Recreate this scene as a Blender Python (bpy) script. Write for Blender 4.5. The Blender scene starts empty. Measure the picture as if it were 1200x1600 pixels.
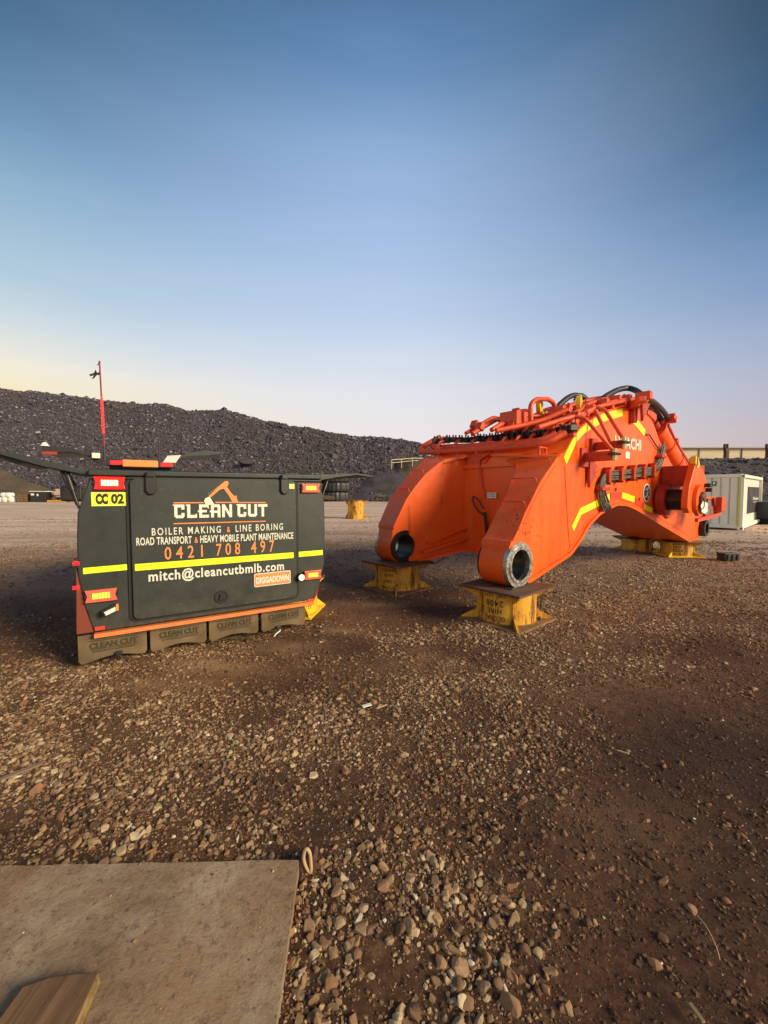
import bpy, math, random
import numpy as np
from mathutils import Vector, Matrix
random.seed(7); rng = np.random.default_rng(11)
S = bpy.context.scene; COL = S.collection
R = math.radians
# ------------------------------------------------------------------ camera
FPX = 640.0; TH = math.atan(32/640); CH = 1.45
cam = bpy.data.cameras.new('camera'); co = bpy.data.objects.new('camera', cam); COL.objects.link(co)
co.location = (0, 0, CH); co.rotation_euler = (math.pi/2-TH, 0, 0)
cam.sensor_fit = 'VERTICAL'; cam.sensor_height = 24; cam.lens = 24*FPX/1600; cam.clip_start = .05; cam.clip_end = 3000
S.camera = co
S.view_settings.view_transform = 'Standard'; S.view_settings.look = 'None'; S.view_settings.gamma = 1
S.view_settings.exposure = 0.28
# ------------------------------------------------------------------ world and sun
def lin(h):
    c = [int(h[i:i+2], 16)/255 for i in (0, 2, 4)]
    return tuple((x/12.92 if x <= .04045 else ((x+.055)/1.055)**2.4) for x in c)+(1,)
W = bpy.data.worlds.new('World'); S.world = W; W.use_nodes = True
nt = W.node_tree; nt.nodes.clear(); N = nt.nodes.new; L = nt.links.new
out = N('ShaderNodeOutputWorld'); bg = N('ShaderNodeBackground'); L(bg.outputs[0], out.inputs[0])
tc = N('ShaderNodeTexCoord'); sep = N('ShaderNodeSeparateXYZ'); L(tc.outputs['Generated'], sep.inputs[0])
SUN_EL, SUN_AZ = 22, 117         # azimuth clockwise from +Y (camera's forward)
sky = N('ShaderNodeTexSky'); sky.sky_type = 'NISHITA'; sky.sun_disc = False
sky.sun_elevation = R(SUN_EL); sky.sun_rotation = R(SUN_AZ); sky.dust_density = 3
nzm = N('ShaderNodeMapping'); nzm.inputs['Scale'].default_value = (1.2, 1.2, 9); L(tc.outputs['Generated'], nzm.inputs[0])
nz = N('ShaderNodeTexNoise'); nz.inputs['Scale'].default_value = 1.6; nz.inputs['Detail'].default_value = 5; nz.inputs['Distortion'].default_value = .6; L(nzm.outputs[0], nz.inputs['Vector'])
za = N('ShaderNodeMath'); za.operation = 'MULTIPLY_ADD'; L(nz.outputs['Fac'], za.inputs[0]); za.inputs[1].default_value = .05; L(sep.outputs[2], za.inputs[2])
zb0 = N('ShaderNodeMath'); zb0.operation = 'SUBTRACT'; L(za.outputs[0], zb0.inputs[0]); zb0.inputs[1].default_value = .025
def ramp(stops):
    r = N('ShaderNodeValToRGB'); e = r.color_ramp.elements
    while len(e) > 1: e.remove(e[-1])
    e[0].position = stops[0][0]; e[0].color = lin(stops[0][1])
    for p, c in stops[1:]:
        k = e.new(p); k.color = lin(c)
    L(zb0.outputs[0], r.inputs[0]); return r
rl = ramp([(0, 'efd49c'), (.14, 'f3dda8'), (.18, 'f1e2ba'), (.225, 'ebe4d2'), (.292, 'cbd6da'), (.369, 'abc4d4'), (.471, '8aacc6'), (.543, '6b91b0'), (.633, '466b8a'), (.72, '34566f'), (1, '23405a')])
rc = ramp([(0, 'ece2dc'), (.16, 'e4dfdf'), (.225, 'dddee3'), (.309, 'ccd6e5'), (.386, 'b8cae4'), (.477, 'a7bfe0'), (.556, '9ab4d8'), (.621, '8caad0'), (.664, '7b9cc4'), (.712, '6086b0'), (.765, '496b92'), (.85, '345472'), (1, '23405a')])
rr = ramp([(0, 'c9b2ae'), (.122, 'beb3ba'), (.188, 'adb2c5'), (.292, '8fa4c4'), (.369, '7592b8'), (.471, '50759b'), (.543, '3b5e80'), (.644, '2c465e'), (.8, '22394e'), (1, '1e3448')])
def mth(op, a, b=None, clamp=False):
    m = N('ShaderNodeMath'); m.operation = op; m.use_clamp = clamp
    for i, v in enumerate((a, b)):
        if v is None: continue
        if isinstance(v, (int, float)): m.inputs[i].default_value = v
        else: L(v, m.inputs[i])
    return m.outputs[0]
hyp = mth('SQRT', mth('ADD', mth('MULTIPLY', sep.outputs[0], sep.outputs[0]), mth('MULTIPLY', sep.outputs[1], sep.outputs[1])))
az = mth('DIVIDE', sep.outputs[0], mth('MAXIMUM', hyp, 1e-4))
def mixc(f, a, b):
    m = N('ShaderNodeMix'); m.data_type = 'RGBA'
    if isinstance(f, (int, float)): m.inputs[0].default_value = f
    else: L(f, m.inputs[0])
    L(a, m.inputs[6]); L(b, m.inputs[7]); return m.outputs[2]
fl = mth('MULTIPLY', mth('MULTIPLY', az, -1.0), 1.45, True)
fr = mth('MULTIPLY', az, 1.45, True)
c1 = mixc(mth('POWER', fl, 1.65), rc.outputs[0], rl.outputs[0]); c2 = mixc(mth('POWER', fr, 1.6), c1, rr.outputs[0])
sc = N('ShaderNodeVectorMath'); sc.operation = 'SCALE'; L(sky.outputs[0], sc.inputs[0]); sc.inputs['Scale'].default_value = .08
c3 = mixc(.05, c2, sc.outputs[0])
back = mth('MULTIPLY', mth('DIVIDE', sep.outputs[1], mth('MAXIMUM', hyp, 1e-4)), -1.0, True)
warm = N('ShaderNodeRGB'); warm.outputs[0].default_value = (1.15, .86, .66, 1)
c4 = mixc(mth('MULTIPLY', mth('MULTIPLY', back, mth('SUBTRACT', 1.0, mth('MAXIMUM', sep.outputs[2], 0.0))), .30, True), c3, warm.outputs[0])  # warm glow added to the sky behind the camera as frontal fill
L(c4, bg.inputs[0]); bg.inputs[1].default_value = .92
sun = bpy.data.lights.new('sun', 'SUN'); sun.energy = 4.4; sun.angle = R(24); sun.color = (1, .84, .54)
so = bpy.data.objects.new('sun', sun); COL.objects.link(so)
sd = Vector((math.sin(R(SUN_AZ))*math.cos(R(SUN_EL)), math.cos(R(SUN_AZ))*math.cos(R(SUN_EL)), math.sin(R(SUN_EL))))
so.rotation_euler = sd.to_track_quat('Z', 'Y').to_euler()
# ------------------------------------------------------------------ measuring helpers (photo pixel -> point on a real plane)
CAM = np.array([0, 0, CH])
def ray(px, py):
    u = (px-600)/FPX; v = (800-py)/FPX
    return np.array([u, math.cos(TH)+v*math.sin(TH), -math.sin(TH)+v*math.cos(TH)])
def G(px, py, z=0):
    r = ray(px, py); return CAM+r*(z-CH)/r[2]
def onp(px, py, P0, n):
    r = ray(px, py); t = ((np.array(P0)-CAM)@np.array(n))/(r@np.array(n)); return CAM+r*t
# ------------------------------------------------------------------ mesh helpers
class MB:
    def __init__(s): s.v = []; s.f = []
    def add(s, vs, fs):
        k = len(s.v); s.v += [tuple(map(float, p)) for p in vs]; s.f += [tuple(i+k for i in f) for f in fs]; return s
    def box(s, c, d, m=None):
        x, y, z = (k/2 for k in d); M = m or Matrix()
        vs = [Vector(c)+(M @ Vector((a*x, b*y, e*z))) for a in (-1, 1) for b in (-1, 1) for e in (-1, 1)]
        return s.add(vs, [(0, 1, 3, 2), (4, 6, 7, 5), (0, 4, 5, 1), (2, 3, 7, 6), (0, 2, 6, 4), (1, 5, 7, 3)])
    def beam(s, a, b, w, h, up=(0, 0, 1)):
        a = Vector(a); b = Vector(b); d = b-a; l = d.length; d.normalize(); u = Vector(up)
        if abs(d.dot(u)) > .97: u = Vector((1, 0, 0))
        r = d.cross(u).normalized(); u = r.cross(d)
        M = Matrix((d, r, u)).transposed().to_4x4()
        return s.box((a+b)/2, (l, w, h), M)
    def prism(s, pts, y0, y1, fn):
        """pts 2d outline, fn(a,b,y)->3d"""
        n = len(pts); vs = [fn(a, b, y0) for a, b in pts]+[fn(a, b, y1) for a, b in pts]
        fs = [tuple(range(n)), tuple(range(2*n-1, n-1, -1))]+[(i, (i+1) % n+0, (i+1) % n+n, i+n)[::-1] for i in range(n)]
        return s.add(vs, fs)
    def tube(s, path, r, n=10, closed=False, caps=True):
        P = [Vector(p) for p in path]; rs = r if isinstance(r, (list, tuple)) else [r]*len(P)
        prev = None; vs = []
        m = len(P)
        for i, p in enumerate(P):
            a = P[(i-1) % m] if (i or closed) else p; b = P[(i+1) % m] if (i < m-1 or closed) else p
            t = (b-a).normalized()
            if prev is None:
                prev = Vector((0, 0, 1)) if abs(t.z) < .9 else Vector((1, 0, 0))
            u = (prev-t*prev.dot(t)).normalized(); w = t.cross(u); prev = u
            vs += [p+(u*math.cos(k*2*math.pi/n)+w*math.sin(k*2*math.pi/n))*rs[i] for k in range(n)]
        fs = []
        for i in range(m if closed else m-1):
            j = (i+1) % m
            fs += [(i*n+k, i*n+(k+1) % n, j*n+(k+1) % n, j*n+k) for k in range(n)]
        if caps and not closed: fs += [tuple(range(n))[::-1], tuple(range((m-1)*n, m*n))]
        return s.add(vs, fs)
    def cyl(s, a, b, r, n=20, r2=None): return s.tube([a, b], [r, r if r2 is None else r2], n)
    def ring(s, c, ax, ro, ri, th, n=32):
        ax = Vector(ax).normalized(); u = ax.orthogonal().normalized(); w = ax.cross(u); c = Vector(c); vs = []
        for k in range(n):
            e = u*math.cos(2*math.pi*k/n)+w*math.sin(2*math.pi*k/n)
            vs += [c+e*ro-ax*th/2, c+e*ro+ax*th/2, c+e*ri+ax*th/2, c+e*ri-ax*th/2]
        fs = []
        for k in range(n):
            j = (k+1) % n
            for q in range(4): fs.append((k*4+q, j*4+q, j*4+(q+1) % 4, k*4+(q+1) % 4))
        return s.add(vs, fs)
    def build(s, name, mat, parent=None, smooth=False, bevel=0):
        me = bpy.data.meshes.new(name); me.from_pydata(s.v, [], s.f); me.materials.append(mat)
        import bmesh
        b = bmesh.new(); b.from_mesh(me); bmesh.ops.recalc_face_normals(b, faces=b.faces); b.to_mesh(me); b.free()
        if smooth:
            me.shade_smooth(); me.set_sharp_from_angle(angle=R(38))
        o = bpy.data.objects.new(name, me); COL.objects.link(o)
        if parent: o.parent = parent
        if bevel:
            m = o.modifiers.new('bevel', 'BEVEL'); m.width = bevel; m.segments = 2; m.limit_method = 'ANGLE'; m.angle_limit = R(40)
            me.shade_smooth(); m.harden_normals = True
        return o
def smooth_path(P, n=6, closed=False):
    P = [Vector(p) for p in P]; o = []
    m = len(P)
    for i in range(m if closed else m-1):
        if closed: a, b, c, d = (P[(i+k-1) % m] for k in range(4))
        else: a, b, c, d = P[max(i-1, 0)], P[i], P[i+1], P[min(i+2, m-1)]
        for k in range(n):
            t = k/n
            o.append(.5*((2*b)+(c-a)*t+(2*a-5*b+4*c-d)*t*t+(3*b-a-3*c+d)*t**3))
    if not closed: o.append(P[-1])
    return o
def elbow(P, r=.06, n=5):
    """polyline with rounded corners"""
    P = [Vector(p) for p in P]; o = [P[0]]
    for a, b, c in zip(P, P[1:], P[2:]):
        u = a-b; w = c-b; q = min(r, u.length*.45, w.length*.45); s = b+u.normalized()*q; e = b+w.normalized()*q
        for k in range(n+1):
            t = k/n; o.append(s*(1-t)**2+b*2*t*(1-t)+e*t*t)
    o.append(P[-1]); return o
def thing(name, label, cat, loc=(0, 0, 0), rz=0, group=None):
    o = bpy.data.objects.new(name, None); COL.objects.link(o); o.location = loc; o.rotation_euler = (0, 0, rz)
    tag(o, label, cat, group); return o
def tag(o, label=None, cat=None, group=None, kind=None):
    if label: o['label'] = label
    if cat: o['category'] = cat
    if group: o['group'] = group
    if kind: o['kind'] = kind
    return o
def copy_tree(o, parent=None):
    c = o.copy(); COL.objects.link(c); c.parent = parent
    for ch in list(o.children): copy_tree(ch, c)
    return c
def text2d(s, bold=0.0, spacing=1.0):
    cu = bpy.data.curves.new('t', 'FONT'); cu.body = s; cu.size = 1; cu.offset = bold; cu.resolution_u = 3; cu.space_character = spacing
    o = bpy.data.objects.new('t', cu); COL.objects.link(o)
    dg = bpy.context.evaluated_depsgraph_get(); dg.update()
    me = bpy.data.meshes.new_from_object(o.evaluated_get(dg))
    v = np.array([tuple(p.co)[:2] for p in me.vertices]); f = [tuple(p.vertices) for p in me.polygons]
    bpy.data.objects.remove(o); bpy.data.curves.remove(cu); bpy.data.meshes.remove(me)
    return v, f
def text_into(mb, s, fn, x0, x1, z0, cap, bold=0.01, spacing=1.0, flip=False):
    """lay text on surface fn(a,b)->3d from a=x0..x1, baseline b=z0, height cap"""
    v, f = text2d(s, bold, spacing)
    a0, a1 = v[:, 0].min(), v[:, 0].max()
    X = (v[:, 0]-a0)/(a1-a0); Y = v[:, 1]/.70
    if flip: X = 1-X; Y = 1-Y
    mb.add([fn(x0+(x1-x0)*a, z0+cap*b) for a, b in zip(X, Y)], f)
# ------------------------------------------------------------------ materials
def mat(name, col=(.5, .5, .5), rough=.6, metal=0, build=None, emit=None, es=1):
    m = bpy.data.materials.new(name); m.use_nodes = True; t = m.node_tree; b = t.nodes['Principled BSDF']
    b.inputs['Base Color'].default_value = tuple(col)+(1,); b.inputs['Roughness'].default_value = rough; b.inputs['Metallic'].default_value = metal
    if emit: b.inputs['Emission Color'].default_value = tuple(emit)+(1,); b.inputs['Emission Strength'].default_value = es
    if build: build(K(t, b))
    return m
class K:
    def __init__(s, t, b): s.t = t; s.b = b; s.tc = t.nodes.new('ShaderNodeTexCoord')
    def n(s, k, **kw):
        o = s.t.nodes.new(k)
        for a, v in kw.items(): setattr(o, a, v)
        return o
    def l(s, a, b): s.t.links.new(a, b)
    def noise(s, sc, det=6, rough=.6, vec=None, dist=0):
        o = s.n('ShaderNodeTexNoise'); o.inputs['Scale'].default_value = sc; o.inputs['Detail'].default_value = det
        o.inputs['Roughness'].default_value = rough; o.inputs['Distortion'].default_value = dist
        s.l(vec or s.tc.outputs['Object'], o.inputs['Vector']); return o.outputs['Fac']
    def vor(s, sc, feat='F1', vec=None, outp='Distance', rnd=1):
        o = s.n('ShaderNodeTexVoronoi', feature=feat); o.inputs['Scale'].default_value = sc; o.inputs['Randomness'].default_value = rnd
        s.l(vec or s.tc.outputs['Object'], o.inputs['Vector']); return o.outputs[outp]
    def stretch(s, v, src='Object'):
        o = s.n('ShaderNodeMapping'); o.inputs['Scale'].default_value = v; s.l(s.tc.outputs[src], o.inputs[0]); return o.outputs[0]
    def ramp(s, f, stops):
        o = s.n('ShaderNodeValToRGB'); e = o.color_ramp.elements
        while len(e) > 1: e.remove(e[-1])
        def c4(c): return (c, c, c, 1) if isinstance(c, (int, float)) else tuple(c)+(1,)
        e[0].position = stops[0][0]; e[0].color = c4(stops[0][1])
        for p, c in stops[1:]: e.new(p).color = c4(c)
        s.l(f, o.inputs[0]); return o.outputs[0]
    def mix(s, f, a, b, mode='MIX'):
        o = s.n('ShaderNodeMix', data_type='RGBA', blend_type=mode)
        for i, v in ((0, f), (6, a), (7, b)):
            if isinstance(v, (int, float)) and i == 0: o.inputs[i].default_value = v
            elif isinstance(v, tuple): o.inputs[i].default_value = v+(1,)
            else: s.l(v, o.inputs[i])
        return o.outputs[2]
    def math(s, op, a, b=None, clamp=False):
        o = s.n('ShaderNodeMath', operation=op); o.use_clamp = clamp
        for i, v in enumerate((a, b)):
            if v is None: continue
            if isinstance(v, (int, float)): o.inputs[i].default_value = v
            else: s.l(v, o.inputs[i])
        return o.outputs[0]
    def attr(s, nm): o = s.n('ShaderNodeAttribute'); o.attribute_name = nm; return o.outputs['Fac']
    def col(s, c): s.l(c, s.b.inputs['Base Color'])
    def rgh(s, c): s.l(c, s.b.inputs['Roughness'])
    def bump(s, h, st=.3, d=.01, prev=None):
        o = s.n('ShaderNodeBump'); o.inputs['Strength'].default_value = st; o.inputs['Distance'].default_value = d; s.l(h, o.inputs['Height'])
        if prev: s.l(prev, o.inputs['Normal'])
        s.l(o.outputs[0], s.b.inputs['Normal']); return o.outputs[0]
ORANGE = (.86, .13, .012)
def b_orange(k):
    big = k.ramp(k.noise(1.3, 5, .6), [(.3, (.82, .085, .006)), (.7, (.92, .122, .009))])
    streak = k.ramp(k.noise(5, 4, .6, k.stretch((1, 1, .16))), [(.45, 0.0), (.75, .35)])
    c = k.mix(streak, big, (.84, .22, .05))
    dust = k.ramp(k.noise(22, 8, .75), [(.48, 0.0), (.8, .35)])
    c = k.mix(dust, c, (.50, .17, .07))
    run = k.math('MULTIPLY', k.ramp(k.noise(9, 3, .5, k.stretch((1, 1, .05))), [(.62, 0.0), (.70, 1.0)]), k.ramp(k.noise(1.7, 3), [(.5, 0.0), (.6, .55)])); c = k.mix(run, c, (.22, .05, .015))
    vm = k.n('ShaderNodeVectorMath', operation='DISTANCE'); k.l(k.tc.outputs['Object'], vm.inputs[0]); vm.inputs[1].default_value = (.28, 0, 1.0)
    near = k.math('MULTIPLY', k.ramp(vm.outputs['Value'], [(.2, 1.0), (.5, 0.0)]), k.ramp(k.noise(26, 4, .6), [(.60, 0.0), (.62, 1.0)])); c = k.mix(near, c, (.07, .03, .015))
    chip = k.math('MULTIPLY', k.ramp(k.noise(38, 3, .6), [(.70, 0.0), (.72, 1.0)]), k.ramp(k.noise(2.2, 2), [(.5, 0.0), (.62, 1.0)]))
    c = k.mix(chip, c, (.06, .025, .015)); k.col(c)
    k.rgh(k.ramp(k.noise(9, 6), [(.3, .26), (.8, .5)])); k.bump(k.noise(3, 5), .12, .02, k.bump(k.noise(60, 6), .1, .004))
M_or = mat('orange_paint', ORANGE, .45, build=b_orange)
def b_orange2(k):
    c = k.mix(k.ramp(k.noise(14, 8, .7), [(.4, 0.0), (.75, .8)]), (.74, .075, .018), (.36, .055, .025))
    chip = k.ramp(k.noise(45, 4, .6), [(.66, 0.0), (.70, 1.0)])
    k.col(k.mix(chip, c, (.05, .02, .015))); k.rgh(k.ramp(k.noise(20, 5), [(.3, .35), (.8, .65)])); k.bump(k.noise(70, 4), .1, .004)
M_op = mat('orange_pipe_paint', ORANGE, .45, build=b_orange2)
def b_red(k):
    c = k.mix(k.ramp(k.noise(7, 8, .7), [(.4, 0.0), (.7, .9)]), (.50, .035, .012), (.20, .025, .015)); k.col(c)
M_rd = mat('dirty_red_paint', (.5, .04, .02), .55, build=b_red)
def b_yellow(k):
    r = k.math('ADD', k.noise(11, 9, .7, k.stretch((1, 1, .22))), k.math('MULTIPLY', k.noise(60, 5, .7), .30))
    m = k.ramp(r, [(.655, 0.0), (.74, .9)])
    c = k.mix(k.ramp(k.noise(3.5, 6, .7), [(.35, 0.0), (.75, .8)]), (.72, .38, .025), (.52, .21, .025))
    c = k.mix(m, c, (.13, .045, .018)); k.col(c); k.rgh(k.ramp(m, [(0, .5), (1, .9)])); k.bump(r, .2, .006)
M_ye = mat('yellow_rusty_paint', (.8, .5, .03), .5, build=b_yellow)
M_yb = mat('bright_yellow_paint', (.80, .52, .02), .45, build=lambda k: (k.col(k.mix(k.ramp(k.noise(16, 7, .7), [(.55, 0.0), (.72, .8)]), (.78, .50, .02), (.35, .16, .03)))))
def b_rust(k):
    c = k.ramp(k.noise(9, 9, .7), [(.25, (.045, .022, .016)), (.5, (.11, .055, .04)), (.75, (.20, .10, .06))]); k.col(c)
    k.bump(k.noise(50, 8, .7), .3, .004)
M_ru = mat('rusty_steel', (.12, .06, .04), .75, .2, b_rust)
def b_rustplate(k):
    c = k.ramp(k.noise(7, 9, .7), [(.25, (.09, .055, .035)), (.5, (.22, .12, .06)), (.8, (.34, .18, .07))]); k.col(c); k.bump(k.noise(50, 8, .7), .3, .004)
M_rp = mat('dusty_rust_base', (.2, .12, .06), .8, .1, b_rustplate)
M_st = mat('machined_steel', (.5, .5, .47), .28, .9, lambda k: (k.col(k.ramp(k.noise(14, 6, .7, dist=1.5), [(.35, (.30, .29, .25)), (.6, (.75, .74, .70))])), k.rgh(k.ramp(k.noise(25, 4), [(.3, .2), (.7, .5)]))))
M_gr = mat('greasy_black_steel', (.03, .025, .022), .3, .5, lambda k: k.bump(k.noise(40, 5), .3, .005))
M_bk = mat('black_rubber', (.022, .022, .024), .5, 0, lambda k: k.col(k.mix(k.ramp(k.noise(15, 6), [(.45, 0.0), (.8, .5)]), (.018, .018, .02), (.12, .08, .06))))
M_hs = mat('dusty_hose', (.10, .085, .07), .65, 0, lambda k: k.col(k.ramp(k.noise(25, 5), [(.35, (.03, .028, .026)), (.7, (.17, .14, .11))])))
M_br = mat('brass_fitting', (.55, .42, .25), .35, .8)
def b_cano(k):
    c = k.mix(k.ramp(k.noise(2.2, 6, .65), [(.4, 0.0), (.8, .5)]), (.018, .024, .023), (.046, .053, .046))
    low = k.n('ShaderNodeSeparateXYZ'); k.l(k.tc.outputs['Object'], low.inputs[0])
    dz = k.ramp(low.outputs[2], [(.15, .75), (.55, .15), (1.2, 0.0)])
    d2 = k.math('MULTIPLY', dz, k.ramp(k.noise(9, 8, .75), [(.35, 0.0), (.7, 1.0)]))
    c = k.mix(d2, c, (.11, .085, .06))
    sp = k.ramp(k.noise(110, 3, .5), [(.69, 0.0), (.74, .6)]); c = k.mix(sp, c, (.35, .32, .27)); k.col(c)
    k.rgh(k.ramp(k.noise(6, 6), [(.3, .36), (.7, .62)])); k.bump(k.noise(2.5, 4), .15, .012, k.bump(k.noise(220, 2), .06, .002))
M_ca = mat('grey_powder_coat', (.05, .055, .05), .5, 0, b_cano)
M_dk = mat('black_plastic', (.02, .02, .021), .4, 0, lambda k: k.bump(k.noise(120, 3), .1, .002))
M_sl = mat('door_gasket', (.012, .012, .012), .7)
M_lime = mat('lime_reflective_tape_glow', (.78, .88, .02), .4, 0, lambda k: k.col(k.mix(k.ramp(k.noise(30, 6), [(.5, 0.0), (.8, .35)]), (.74, .85, .02), (.45, .45, .08))), (.7, .85, .0), .12)  # weak emission makes the tape glow by itself, beyond what it reflects
M_ytape = mat('yellow_reflective_tape', (.90, .85, .02), .4, 0, lambda k: k.col(k.mix(k.ramp(k.noise(20, 7, .7), [(.5, 0.0), (.8, .5)]), (.92, .86, .02), (.6, .42, .06))))
M_rtape = mat('red_reflective_tape', (.62, .05, .03), .4)
M_wh = mat('off_white_vinyl', (.68, .67, .58), .5)
M_ov = mat('orange_vinyl', (.88, .26, .07), .5)
M_blk = mat('black_stencil', (.02, .018, .015), .7)
M_osill = mat('orange_sill', (.80, .22, .06), .5, 0, lambda k: k.col(k.mix(k.ramp(k.noise(12, 7, .7), [(.4, 0.0), (.8, .6)]), (.80, .22, .06), (.30, .13, .07))))
def b_flap(k):
    c = k.ramp(k.noise(5, 8, .65), [(.3, (.085, .055, .027)), (.7, (.19, .13, .07))]); k.col(c); k.bump(k.noise(60, 6), .2, .003)
M_fl = mat('muddy_rubber', (.16, .12, .06), .9, 0, b_flap)
M_fd = mat('muddy_rubber_dark', (.055, .042, .022), .9)
M_ledr = mat('led_red', (.35, .0, .0), .3, 0, None, (1, .008, .008), 4)
M_leda = mat('led_amber', (.9, .5, .05), .3, 0, None, (1, .50, .03), 2.0)
M_ledw = mat('led_white_hot', (.9, .6, .3), .3, 0, None, (1, .55, .20), 5)
M_lens = mat('pale_red_lens', (.50, .11, .075), .2, 0, None, (1, .12, .05), .25)
M_lensr = mat('lit_red_lens', (.3, .0, .0), .2, 0, None, (1, .01, .006), 2.4)
M_lensw = mat('clear_lens', (.75, .72, .65), .15)
M_pole = mat('red_led_whip', (.6, .02, .03), .3, 0, None, (1, .03, .08), .45)
M_glass = mat('dark_glass', (.02, .025, .03), .08)
M_white = mat('white_paint', (.75, .74, .68), .5)
def b_cont(k):
    s = k.ramp(k.noise(3, 8, .75, k.stretch((1, 1, .3))), [(.5, 0.0), (.8, .6)]); k.col(k.mix(s, (.84, .81, .68), (.48, .38, .25)))
M_co = mat('cream_container_paint', (.66, .63, .52), .6, 0, b_cont)
def b_cont2(k):
    s = k.ramp(k.noise(2, 8, .75), [(.5, 0.0), (.8, .5)]); k.col(k.mix(s, (.60, .59, .54), (.40, .35, .27)))
M_co2 = mat('grey_end_panel', (.45, .44, .4), .6, 0, b_cont2)
M_shed = mat('cream_sheet_metal', (.56, .47, .31), .6, 0, lambda k: k.col(k.ramp(k.noise(.15, 4, .6, k.stretch((1, 1, 6))), [(.3, (.46, .38, .26)), (.7, (.60, .51, .35))])))
M_shed2 = mat('dark_gutter', (.12, .09, .07), .6)
def b_tim(k):
    g = k.noise(3, 8, .7, k.stretch((7, .5, 7)), dist=.6)
    fine = k.noise(14, 6, .7, k.stretch((9, .5, 9)))
    c = k.ramp(g, [(.3, (.07, .035, .018)), (.5, (.17, .088, .042)), (.72, (.29, .165, .085))])
    c = k.mix(k.ramp(fine, [(.58, 0.0), (.66, .8)]), c, (.04, .018, .01)); k.col(c); k.bump(fine, .5, .004)
M_ti = mat('weathered_timber', (.2, .1, .05), .85, 0, b_tim)
M_ti2 = mat('pale_timber_edge', (.42, .30, .10), .85, 0, lambda k: (k.col(k.ramp(k.noise(6, 8, .7), [(.42, (.09, .05, .018)), (.6, (.33, .23, .085))])), k.bump(k.noise(30, 5), .4, .005)))
def b_plate(k):
    a = k.noise(2.6, 10, .68); b = k.noise(38, 8, .75); c3 = k.noise(1.1, 4, .6)
    c = k.ramp(a, [(.32, (.13, .075, .045)), (.48, (.30, .20, .125)), (.68, (.50, .39, .28))])
    c = k.mix(k.ramp(c3, [(.42, 0.0), (.6, .6)]), c, (.36, .185, .09))
    c = k.mix(k.ramp(b, [(.52, 0.0), (.68, .85)]), c, (.09, .055, .038))
    c = k.mix(k.ramp(k.noise(75, 4, .6), [(.68, 0.0), (.74, .7)]), c, (.55, .46, .36))
    k.col(c); p = k.bump(k.noise(45, 9, .75), .8, .018); k.rgh(k.ramp(b, [(.3, .7), (.7, .95)]))
M_pl = mat('dusty_rusted_plate', (.28, .2, .13), .85, 0, b_plate)
def b_stone(k):
    t = k.attr('tone'); c = k.ramp(t, [(0, (.060, .027, .013)), (.25, (.165, .088, .042)), (.5, (.32, .205, .11)), (.75, (.46, .34, .21)), (.93, (.60, .50, .36)), (1, (.68, .62, .52))])
    c = k.mix(k.ramp(k.noise(35, 6, .7), [(.42, 0.0), (.75, .6)]), c, (.17, .10, .062))
    c = k.mix(k.ramp(k.attr('hue'), [(.72, 0.0), (.9, .55)]), c, (.27, .11, .05)); k.col(c); k.bump(k.noise(140, 5, .7), .35, .003)
M_sn = mat('crushed_stone', (.25, .2, .15), .85, 0, b_stone)
def b_ground(k):
    P = k.tc.outputs['Object']; g = k.attr('gravel'); far = k.attr('far')
    big = k.noise(.8, 8, .65); fine = k.noise(26, 9, .75)
    dirt = k.ramp(k.math('ADD', k.math('MULTIPLY', big, .45), k.math('MULTIPLY', fine, .55)), [(.38, (.040, .015, .007)), (.5, (.155, .058, .025)), (.60, (.33, .16, .075))])
    dirt = k.mix(k.attr('dust'), dirt, (.56, .34, .18))
    dirt = k.mix(k.attr('wet'), dirt, (.052, .017, .011))
    cells = k.vor(30, outp='Color'); sepc = k.n('ShaderNodeSeparateColor'); k.l(cells, sepc.inputs[0])
    st = k.ramp(sepc.outputs[0], [(0, (.08, .052, .035)), (.5, (.20, .145, .10)), (.85, (.34, .28, .21)), (1, (.5, .45, .37))])
    gap = k.ramp(k.vor(30, 'DISTANCE_TO_EDGE'), [(.02, (.05, .03, .018)), (.12, (1., 1., 1.))])
    st = k.mix(1.0, st, gap, 'MULTIPLY')
    m = k.math('MULTIPLY', k.math('MULTIPLY', g, k.attr('mid')), k.ramp(k.noise(5, 6, .7), [(.35, .3), (.6, 1.0)]))
    c = k.mix(m, dirt, st)
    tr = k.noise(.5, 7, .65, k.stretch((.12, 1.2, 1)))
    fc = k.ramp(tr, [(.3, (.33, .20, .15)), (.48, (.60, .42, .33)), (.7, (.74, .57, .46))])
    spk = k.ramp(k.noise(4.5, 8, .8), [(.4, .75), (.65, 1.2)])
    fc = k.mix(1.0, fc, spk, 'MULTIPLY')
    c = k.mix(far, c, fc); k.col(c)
    h = k.math('ADD', k.math('MULTIPLY', fine, .6), k.math('MULTIPLY', k.vor(30), k.math('MULTIPLY', k.math('MULTIPLY', g, k.attr('mid')), -1.0)))
    inv = k.math('SUBTRACT', 1.0, k.math('MULTIPLY', far, .85)); p = k.bump(h, .9, .035); k.t.nodes[-1].inputs['Strength'].default_value = .9; k.l(inv, k.t.nodes[-1].inputs['Strength']); p = k.bump(k.noise(9, 9, .85), .6, .05, p); k.l(inv, k.t.nodes[-1].inputs['Strength'])
M_gd = mat('dirt_and_gravel', (.2, .12, .08), .92, 0, b_ground)
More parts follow.
